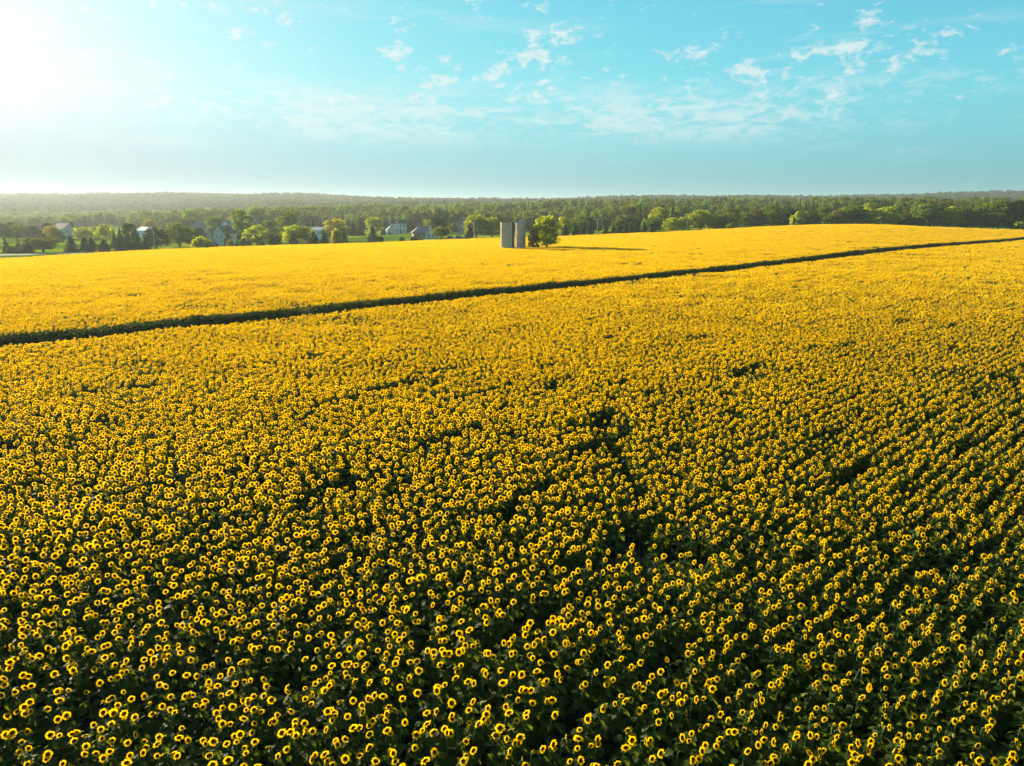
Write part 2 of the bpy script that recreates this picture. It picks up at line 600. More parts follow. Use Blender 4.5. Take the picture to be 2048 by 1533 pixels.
def plant_variant(seed, elev, size=1.0, drop=0.0, disc=1.0):
    """parts of one plant in its own frame; the head faces +X"""
    rnd = random.Random(seed)
    h = 1.5
    # stem leans, then nods towards +X at the top
    lean = rnd.uniform(-.05, .07)
    top = Vector((lean + .02, rnd.uniform(-.04, .04), h - .03))
    st = MB()
    pts = [(0, 0, 0), (lean * .3, 0, h * .4), (lean * .7, 0, h * .8), top, top + Vector((.05, 0, .03))]
    st.tube(pts, [.016, .015, .012, .010, .010], 5, cap=False)
    headm = Matrix.Translation(top + Vector((.085, 0, .035))) @ Matrix.Rotation(-R(elev), 4, 'Y') @ Matrix.Rotation(rnd.uniform(0, 6), 4, 'X')
    sz = rnd.uniform(.92, 1.10) * size
    rdisc, rout = .044 * sz * disc, .093 * sz
    leaves = []
    nl = 11
    for k in range(nl):
        t = .30 + .63 * k / (nl - 1)
        a = k * 2.4 + rnd.uniform(-.4, .4)
        p = Vector((lean * t, 0, h * t))
        size = (1.12 if t < .75 else 0.86 if t < .9 else .55) * rnd.uniform(.85, 1.15)
        pet = (.10 if t < .9 else .04) * size
        pitch = rnd.uniform(-.05, .45)
        kind = 0 if t < .7 else (1 if t < .88 else 2)
        m = (Matrix.Translation(p) @ Matrix.Rotation(a, 4, 'Z') @ Matrix.Translation((pet, 0, pet * .35))
             @ Matrix.Rotation(pitch, 4, 'Y') @ Matrix.Rotation(rnd.uniform(-.4, .4), 4, 'X') @ Matrix.Scale(size, 4))
        leaves.append((kind, m))
        st.tube([p, p + Vector((math.cos(a) * pet, math.sin(a) * pet, pet * .35))], .006, 3, cap=False)
    return dict(stem=st, headm=headm, disc=disc_mb(rdisc), petals=petals_mb(rdisc * .9, rout, 18, .031 * sz, seed, 2, drop), sepal=sepal_mb(rdisc * 1.15), leaves=leaves)


ELEVS = [(4, 1), (16, 1), (26, 1.05), (10, .95), (34, 1), (-8, 1.05), (20, .85), (13, 1.12), (8, .78), (18, 1.0),
         (-38, 1.12, .15, 1.2), (2, 1.05, .45, 1.3), (60, .55, .3, .8), (22, .9, .2, 1.1)]
for i, e in enumerate(ELEVS):
    VARS.append(plant_variant(100 + i, *e))

PM = [M['stem'], M['leaf'], M['petal'], M['disc'], M['sepal']]
src = bpy.data.collections.new('sunflower_sources')


def src_obj(name, me, coll):
    o = bpy.data.objects.new(name, me)
    coll.objects.link(o)
    return o


def joined_plant(v):
    mb = MB()
    mb.join(v['stem'], None, 0)
    for kind, m in v['leaves']:
        mb.join(LEAFS[kind], m, 1)
    mb.join(v['petals'], v['headm'], 2)
    mb.join(v['disc'], v['headm'], 3)
    mb.join(v['sepal'], v['headm'], 4)
    return mb


def simple_plant(rnd):
    """far plant: the same outline with fewer faces"""
    mb = MB()
    h = 1.5
    mb.tube([(0, 0, 0.2), (.02, 0, h)], [.014, .010], 3, 0, cap=False)
    for k in range(7):
        t = .4 + .47 * k / 6
        a = k * 2.4 + rnd.uniform(-.6, .6)
        L = (.30 if t < .8 else .2) * rnd.uniform(.8, 1.2)
        W = L * .45
        c, s = math.cos(a), math.sin(a)
        z = h * t
        dz = -L * rnd.uniform(.05, .5)
        mb.add([(c * .05, s * .05, z), (c * L * .6 - s * W, s * L * .6 + c * W, z + .02 + dz * .5), (c * (L + .05), s * (L + .05), z + dz), (c * L * .6 + s * W, s * L * .6 - c * W, z + .02 + dz * .5)],
               [(0, 1, 2), (0, 2, 3)], 1)
    hm = Matrix.Translation((.10, 0, h + .02)) @ Matrix.Rotation(-R(rnd.gauss(13, 13)), 4, 'Y')
    sz = rnd.uniform(.95, 1.15)
    mb.join(petals_mb(.040 * sz, .101 * sz, 9, .061 * sz, rnd.random(), 1), hm, 2)
    mb.join(disc_mb(.046 * sz, 6), hm, 3)
    mb.join(sepal_mb(.055 * sz, 4), hm, 4)
    return mb


SEG_L, PLANT_GAP, ROW_GAP = 2.0, 0.125, 0.57
NPL = int(SEG_L / PLANT_GAP)
FACE = R(-66)                # mature heads face east, away from the evening sun


def build_sources():
    for i, v in enumerate(VARS):
        src_obj('plant_%02d' % i, joined_plant(v).mesh('sunflower_plant', PM), src)
    rnd = random.Random(77)
    for i in range(8):
        mb = MB()
        for k in range(int(SEG_L / PLANT_GAP)):
            if rnd.random() < .07:
                continue
            s = rnd.gauss(1, .05)
            m = (Matrix.Translation(TD * (k * PLANT_GAP - SEG_L / 2 + rnd.uniform(-.06, .06)) + TN * rnd.gauss(0, .09))
                 @ Matrix.Rotation(FACE + rnd.gauss(0, .36), 4, 'Z') @ Matrix.Scale(s, 4))
            mb.join(simple_plant(rnd), m)
        src_obj('row_%02d' % i, mb.mesh('sunflower_row', PM), src)


build_sources()


def vnoise(X, Y, scale, seed):
    g = np.random.default_rng(seed).random((64, 64))
    x, y = X / scale, Y / scale
    i, j = np.floor(x).astype(int), np.floor(y).astype(int)
    a, b = x - i, y - j
    a, b = a * a * (3 - 2 * a), b * b * (3 - 2 * b)
    G = lambda p, q: g[p % 64, q % 64]
    return (1 - a) * (1 - b) * G(i, j) + a * (1 - b) * G(i + 1, j) + (1 - a) * b * G(i, j + 1) + a * b * G(i + 1, j + 1)


# bare spots seen in the near half of the field: photograph position of the spot, size along the row and across it
GAPS = [(1200, 880, 2.4, .5), (1210, 832, 1.2, .5), (1340, 1250, 1.2, .45), (2020, 765, 1.0, .6),
        (560, 1290, .9, .5), (1090, 960, 2.0, .3), (690, 950, 2.6, .35), (900, 870, 2.2, .4), (1040, 1200, 1.6, .3), (270, 1500, 1.3, .5),
        (1120, 1370, 1.2, .3), (780, 775, 3.0, .5), (1500, 745, 2.5, .5), (1950, 880, 1.6, .4), (1700, 930, 2, .4), (300, 960, 2.2, .35)]


# two larger bare spots drawn out across the rows: position, half-width, half-depth
BARE = [(1290, 1105, .75, 1.35), (1242, 935, .55, 2.6), (1205, 872, 2.0, .8)]


def field_points():
    offs = np.arange(-160, 330, ROW_GAP)
    near, seg = [], []
    starts = np.arange(-420, 460, SEG_L)
    for r, off in enumerate(offs):
        # stretches of a row: near ones plant by plant, far ones as ready-made row pieces, the change spread over some metres
        bx = TA.x + TD.x * (starts + SEG_L / 2) + TN.x * off
        by = TA.y + TD.y * (starts + SEG_L / 2) + TN.y * off
        dist = np.hypot(bx, by)
        k = (by > 3) & (np.abs(bx) < .86 * by + 8) & (dist < 430)
        far = dist + rng.uniform(-32, 32, len(dist)) > 105
        a0 = starts[k & ~far]
        a = (a0[:, None] + (np.arange(NPL) + .5)[None, :] * PLANT_GAP).ravel()
        a = a + rng.normal(0, .045, len(a))
        o = off + rng.normal(0, .075, len(a)) + rng.normal(0, .035)
        near.append(np.stack([TA.x + TD.x * a + TN.x * o, TA.y + TD.y * a + TN.y * o, np.full(len(a), r)], 1))
        kk = k & far
        seg.append(np.stack([bx[kk], by[kk], np.full(kk.sum(), r)], 1))
    near, seg = np.concatenate(near), np.concatenate(seg)

    def thin(P, isseg):
        X, Y = P[:, 0], P[:, 1]
        ok = in_field(X, Y)
        al = (X - TA.x) * TD.x + (Y - TA.y) * TD.y
        of = (X - TA.x) * TN.x + (Y - TA.y) * TN.y
        n1 = vnoise(al, of, 7.0, 1) * .55 + vnoise(al, of, 2.3, 2) * .45
        n2 = vnoise(al * .35, of * 1.3, 1.0, 3)          # streaks along a row
        p = 0.97 - 0.45 * np.clip((.33 - n1) / .12, 0, 1) - .8 * np.clip((.17 - n2) / .06, 0, 1)
        if not isseg:
            p = p * np.clip(.60 + .40 * (np.hypot(X, Y) - 13) / 30, .60, 1)      # the stand is thinner in the low near corner of the field
            for gx, gy, ga, gb in GAPS:
                Yg = (CAM_H - 1.0) / drop_ratio(gy)
                Xg = x_ratio(gx, gy) * Yg
                da = (X - Xg) * TD.x + (Y - Yg) * TD.y
                do = (X - Xg) * TN.x + (Y - Yg) * TN.y
                p = np.where((da / ga) ** 2 + (do / gb) ** 2 < 1, .04, p)
            for gx, gy, rx, ry in BARE:
                Yg = (CAM_H - 1.0 + .6) / drop_ratio(gy)
                Xg = x_ratio(gx, gy) * Yg
                p = np.where(((X - Xg) / rx) ** 2 + ((Y - Yg) / ry) ** 2 < 1, .22, p)
        else:
            p = np.clip(p + .03, 0, 1)
        return P[ok & (rng.random(len(X)) < p)]
    return thin(near, False), thin(seg, True)


NEAR, SEG = field_points()


def scatter(name, verts, rot, scl, idx, coll):
    """one object whose vertices each carry one copy of a member of coll"""
    me = bpy.data.meshes.new(name)
    me.from_pydata(verts.tolist(), [], [])
    at_ = me.attributes.new('rot', 'FLOAT_VECTOR', 'POINT')
    at_.data.foreach_set('vector', np.asarray(rot, np.float32).reshape(-1))
    at_ = me.attributes.new('scl', 'FLOAT_VECTOR', 'POINT')
    at_.data.foreach_set('vector', np.asarray(scl, np.float32).reshape(-1))
    at_ = me.attributes.new('idx', 'INT', 'POINT')
    at_.data.foreach_set('value', np.asarray(idx, np.int32))
    o = link(name, me)
    g = bpy.data.node_groups.new(name, 'GeometryNodeTree')
    g.interface.new_socket('Geometry', in_out='INPUT', socket_type='NodeSocketGeometry')
    g.interface.new_socket('Geometry', in_out='OUTPUT', socket_type='NodeSocketGeometry')
    n = N(g)
    gi = n.add('NodeGroupInput')
    ci = n.add('GeometryNodeCollectionInfo', transform_space='ORIGINAL')
    ci.inputs['Collection'].default_value = coll
    ci.inputs['Separate Children'].default_value = True
    ci.inputs['Reset Children'].default_value = True
    ar = n.add('GeometryNodeInputNamedAttribute', {'Name': 'rot'}, data_type='FLOAT_VECTOR')
    as_ = n.add('GeometryNodeInputNamedAttribute', {'Name': 'scl'}, data_type='FLOAT_VECTOR')
    ai = n.add('GeometryNodeInputNamedAttribute', {'Name': 'idx'}, data_type='INT')
    er = n.add('FunctionNodeEulerToRotation', {0: ar.outputs[0]})
    ip = n.add('GeometryNodeInstanceOnPoints', {'Points': gi.outputs[0], 'Instance': ci.outputs[0], 'Pick Instance': True,
                                                'Instance Index': ai.outputs[0], 'Rotation': er.outputs[0], 'Scale': as_.outputs[0]})
    n.add('NodeGroupOutput', {0: ip.outputs[0]})
    md = o.modifiers.new('scatter', 'NODES')
    md.node_group = g
    return o


def build_sunflowers():
    X, Y = NEAR[:, 0], NEAR[:, 1]
    n = len(X)
    Z = ground_z(X, Y)
    yaw = FACE + rng.normal(0, .36, n)
    odd = rng.random(n) < .05
    yaw = np.where(odd, yaw + rng.normal(0, 1.2, n), yaw)
    hvar = vnoise(X, Y, 5.0, 9)
    sc = 0.93 + .16 * hvar + rng.normal(0, .045, n)
    tilt = rng.normal(0, .05, (n, 2))
    idx = np.where(rng.random(n) < .10, rng.integers(10, 14, n), rng.integers(0, 10, n))
    u, v, dep = project(X, Y, Z + 1.5 * sc)
    inframe = (u > 6) & (u < 2042) & (v < 1527) & (v > 0)
    order = np.argsort(np.where(inframe, dep, 1e9))[:300]
    hero = np.zeros(n, bool)
    hero[order] = True
    # shared meshes for the parts
    leaf_me = [l.mesh('leaf', M['leaf']) for l in LEAFS]
    parts = []
    for vv in VARS:
        parts.append(dict(stem=vv['stem'].mesh('stem', M['stem']), disc=vv['disc'].mesh('disc', M['disc'], True),
                          petals=vv['petals'].mesh('petals', M['petal']), sepal=vv['sepal'].mesh('flower_head', M['sepal'])))
    for i in order:
        k = int(idx[i])
        o = link('sunflower', None, None, (X[i], Y[i], Z[i]), (tilt[i, 0], tilt[i, 1], yaw[i]), (sc[i],) * 3)
        o.empty_display_size = .2
        tag(o, 'yellow sunflower with dark brown centre in the nearest rows along the bottom edge', 'sunflower', 'sunflowers in the nearest rows')
        vv, pp = VARS[k], parts[k]
        link('stem', pp['stem'], o)
        h = link('flower_head', pp['sepal'], o)
        h.matrix_local = vv['headm']
        link('disc', pp['disc'], h)
        tag(link('petals', pp['petals'], h), kind='stuff')
        for kind, m in vv['leaves']:
            link('leaf', leaf_me[kind], o).matrix_local = m
    r = ~hero
    V = np.stack([X, Y, Z], 1)[r]
    rot = np.stack([tilt[:, 0], tilt[:, 1], yaw], 1)[r]
    scl = np.repeat(sc[r][:, None], 3, 1)
    ii = idx[r]
    # far rows
    X2, Y2 = SEG[:, 0], SEG[:, 1]
    Z2 = ground_z(X2, Y2)
    e = 1.0
    slope = (ground_z(X2 + TD.x * e, Y2 + TD.y * e) - ground_z(X2 - TD.x * e, Y2 - TD.y * e)) / (2 * e)
    m = len(X2)
    rot2 = np.zeros((m, 3))
    sc2 = np.ones((m, 3))
    sc2[:, 2] = 0.93 + .16 * vnoise(X2, Y2, 5.0, 9) + rng.normal(0, .02, m)
    V2 = np.stack([X2, Y2, Z2], 1)
    o = scatter('sunflower_field', np.concatenate([V, V2]), np.concatenate([rot, rot2]), np.concatenate([scl, sc2]),
                np.concatenate([ii, len(VARS) + rng.integers(0, 8, m)]), src)
    tag(o, 'broad field of blooming yellow sunflowers reaching to the trees', 'sunflowers', None, 'stuff')
    print('sunflowers', n, 'row pieces', m)


build_sunflowers()


# ------------------------------------------------------------------ grass along the track and in the bare spots
def build_grass():
    gsrc = bpy.data.collections.new('grass_sources')
    for i in range(3):
        rnd = random.Random(i)
        mb = MB()
        for k in range(26):
            a, r = rnd.uniform(0, 6.28), rnd.uniform(0, .22)
            x, y = math.cos(a) * r, math.sin(a) * r
            b = rnd.uniform(0, 6.28)
            hh = rnd.uniform(.22, .6)
            w = .011
            lx, ly = math.cos(b) * hh * .45, math.sin(b) * hh * .45
            c, s = -math.sin(b) * w, math.cos(b) * w
            mb.add([(x - c, y - s, 0), (x + c, y + s, 0), (x + lx * .35 + c, y + ly * .35 + s, hh * .65), (x + lx * .35 - c, y + ly * .35 - s, hh * .65), (x + lx, y + ly, hh)],
                   [(0, 1, 2, 3), (3, 2, 4)])
        src_obj('tuft_%d' % i, mb.mesh('grass_tuft', M['grass_blade']), gsrc)
    pts, sc = [], []
    n = 5200
    t = rng.uniform(-45, 330, n)
    o = np.where(rng.random(n) < .6, np.abs(rng.normal(0, .5, n)), rng.uniform(0, TRACK_W, n))
    tall = vnoise(t, o, 6.0, 21)
    X = TA.x + TD.x * t + TN.x * o
    Y = TA.y + TD.y * t + TN.y * o
    pts.append(np.stack([X, Y, ground_z(X, Y) + .02], 1))
    sc.append(np.where(o < .6, .9 + 2.0 * np.clip(tall - .55, 0, 1) * 2.2, .5))
    for gx, gy, gb, ga in BARE[:2]:
        Yg = (CAM_H - .4) / drop_ratio(gy)
        Xg = x_ratio(gx, gy) * Yg
        k = 22
        a = rng.normal(0, ga * .5, k)
        b = rng.normal(0, gb * .5, k)
        X = Xg + TD.x * a + TN.x * b
        Y = Yg + TD.y * a + TN.y * b
        pts.append(np.stack([X, Y, ground_z(X, Y) + .02], 1))
        sc.append(rng.uniform(.7, 1.3, k))
    P, s = np.concatenate(pts), np.concatenate(sc)
    s = s * rng.uniform(.8, 1.2, len(s))
    rot = np.zeros((len(P), 3))
    rot[:, 2] = rng.uniform(0, 6.28, len(P))
    ob = scatter('grass', P, rot, np.repeat(s[:, None], 3, 1), rng.integers(0, 3, len(P)), gsrc)
    tag(ob, 'green grass and weeds along the track and in bare spots', 'grass', None, 'stuff')


build_grass()


# ------------------------------------------------------------------ trees
ZMAX = {'round': 2.0, 'tall': 2.9, 'spread': 1.3, 'dome': 1.0}


def crown_mb(seed, blobs, per, leaf, shape='round'):
    """leaf clumps spread through a crown of half-width 1 and height ZMAX, then squeezed to z 0..1"""
    rnd = random.Random(seed)
    mb = MB()
    zm = ZMAX[shape]
    cs = []
    for k in range(blobs):
        for _ in range(60):
            f = rnd.uniform(.09, .93)
            if shape == 'round':
                lim = max(0, 1 - ((f - .42) / .56) ** 2) ** .72 * .82
            elif shape == 'tall':
                lim = (math.sqrt(max(0, 1 - ((f - .48) / .52) ** 2)) ** .75) * .76
            elif shape == 'spread':
                lim = (.84 if f > .35 else .25 + f) * math.sqrt(max(0, 1 - max(0, (f - .5) / .5) ** 2))
            else:
                lim = math.sqrt(max(0, 1 - f * f)) * .82
            a = rnd.uniform(0, 6.283)
            lim *= 1 + .16 * math.sin(2 * a + seed) + .13 * math.sin(3 * a + 2 * seed + f * 6)
            r = lim * math.sqrt(rnd.uniform(.10, 1))
            c = Vector((math.cos(a) * r, math.sin(a) * r, f * zm))
            rad = rnd.uniform(.17, .36)
            if all((c - q).length > .26 for q, _ in cs):
                break
        cs.append((c, rad))
    for c, rad in cs:
        for k in range(per):
            d = Vector((rnd.gauss(0, 1), rnd.gauss(0, 1), rnd.gauss(.3, 1))).normalized()
            p = c + Vector((d.x, d.y, d.z * .8)) * rad * rnd.uniform(.55, 1.1)
            p.z = max(p.z, rnd.uniform(0, .08))
            nn = (d + Vector((rnd.gauss(0, .5), rnd.gauss(0, .5), rnd.gauss(0, .5)))).normalized()
            q = nn.to_track_quat('Z', 'Y') @ Euler((0, 0, rnd.uniform(0, 6.28))).to_quaternion()
            s = leaf * rnd.uniform(.6, 1.4)
            vs_ = [p + q @ Vector(w) for w in ((-s, 0, 0), (0, -s * .55, s * .15), (s, 0, 0), (0, s * .55, s * .15))]
            mb.add([(v.x, v.y, v.z / zm) for v in vs_], [(0, 1, 2, 3)])
    return mb


def spruce_mb(seed, tiers=17, arms=13):
    """whorls of drooping boughs, each a spray of short ragged needle fans"""
    rnd = random.Random(seed)
    mb = MB()
    for t in range(tiers):
        f = t / (tiers - 1)
        z0 = .05 + .90 * f
        rr = ((1 - f) ** .8 * .95 + .05) * rnd.uniform(.84, 1.08)
        na = max(4, int(arms * (1 - f * .62)))
        for k in range(na):
            a = 2 * math.pi * (k + rnd.uniform(-.45, .45)) / na + t * .7
            L = rr * rnd.uniform(.6, 1.12)
            c, s = math.cos(a), math.sin(a)
            zz = z0 + rnd.uniform(-.03, .03)
            for q in range(4):
                u = L * (.25 + .25 * q) * rnd.uniform(.85, 1.1)
                w = (L * .16 + .07) * rnd.uniform(.7, 1.3)
                ln = L * .17 + .06
                dz = -.16 * u * u / max(L, .1) + rnd.uniform(-.012, .02)
                side = rnd.uniform(-.6, .6) * w
                x, y = c * u - s * side, s * u + c * side
                tw = rnd.uniform(-.03, .03)
                mb.add([(x - c * ln, y - s * ln, zz + dz + .03), (x - s * w, y + c * w, zz + dz - .012 + tw), (x + c * ln, y + s * ln, zz + dz - .03), (x + s * w, y - c * w, zz + dz - .012 - tw)],
                       [(0, 1, 2, 3)])
    mb.tube([(0, 0, .85), (0, 0, 1.0)], [.04, .004], 4, cap=False)
    return mb


def trunk_mb(seed, lean=.05):
    """unit trunk with limbs reaching into a crown that sits at z .25..1 (unit height, radius in units of crown half-width)"""
    rnd = random.Random(seed)
    mb = MB()
    mb.tube([(0, 0, -.03), (lean * .3, 0, .22), (lean, lean * .4, .5), (lean * 1.4, lean, .8)], [.075, .058, .042, .012], 7)
    for k in range(5):
        a = k * 1.3 + rnd.uniform(-.3, .3)
        z = .24 + .07 * k
        p = Vector((lean * z * 1.6, lean * .5 * z, z))
        L = rnd.uniform(.4, .62)
        mb.tube([p, p + Vector((math.cos(a) * L * .55, math.sin(a) * L * .55, .14)), p + Vector((math.cos(a) * L, math.sin(a) * L, .30))], [.03, .02, .006], 5)
    return mb


def trunk_straight():
    mb = MB()
    mb.tube([(0, 0, -.03), (0, 0, .5), (0, 0, .9)], [.06, .04, .008], 6)
    return mb


CROWN = {
    'round': [crown_mb(k, 50, 58, .085) for k in (1, 2, 3, 13)],
    'tall': [crown_mb(k, 50, 60, .09, 'tall') for k in (4, 5)],
    'spread': [crown_mb(k, 36, 60, .085, 'spread') for k in (6, 7)],
    'bush': [crown_mb(k, 28, 60, .10, 'dome') for k in (8, 9)],
    'spruce': [spruce_mb(k) for k in (10, 11, 12)],
}
CROWN_ME = {k: [m.mesh(k + '_crown', M['green']) for m in v] for k, v in CROWN.items()}
TRUNK_ME = {k: [trunk_mb(s, .05 * (s - 1)).mesh('trunk', M['bark'], True) for s in (0, 1, 2)] for k in ('broad',)}
TRUNK_ME['spruce'] = [trunk_straight().mesh('trunk', M['bark'], True)]
_tc = [0]


def tree(px, Y, top, bottom, w, shape, mat, label, name=None, group=None, cat='tree', crown_lo=None):
    """a tree that stands at distance Y under photograph column px; its height and spread are taken from the photograph's measures"""
    _tc[0] += 1
    k = _tc[0]
    rnd = random.Random(k * 7 + 1)
    X = x_ratio(px, (top + bottom) / 2) * Y
    zg = gz(X, Y)
    ztop = CAM_H - drop_ratio(top) * Y
    H = max(ztop - zg, .8)
    dep = Y * cp + (CAM_H - zg) * sp
    rad = w / 2 * dep / FPX * (1.25 if shape == 'spruce' else 1.14)
    if name is None:
        name = {'spruce': 'spruce_tree', 'bush': 'bush'}.get(shape, 'broadleaf_tree')
    o = link(name, None, None, (X, Y, zg - .02), (0, 0, rnd.uniform(0, 6.28)))
    tag(o, label, cat, group)
    if crown_lo is None:
        crown_lo = {'spruce': .04, 'bush': 0.0, 'tall': .08, 'round': .10, 'spread': .20}[shape]
    cr = link('crown', rnd.choice(CROWN_ME[shape]), o, (0, 0, H * crown_lo), (0, 0, 0), (rad * 1.08, rad * 1.08, H * (1 - crown_lo) / (1.0 if shape == 'spruce' else 1.06)))
    cr.material_slots[0].link = 'OBJECT'
    cr.material_slots[0].material = M[mat]
    if shape == 'spruce':
        link('trunk', TRUNK_ME['spruce'][0], o, None, None, (rad * 1.2, rad * 1.2, H))
    elif shape == 'bush':
        link('trunk', TRUNK_ME['broad'][k % 3], o, None, None, (rad * .6, rad * .6, H * .8))
    else:
        link('trunk', TRUNK_ME['broad'][k % 3], o, None, None, (rad, rad, H))
    return o


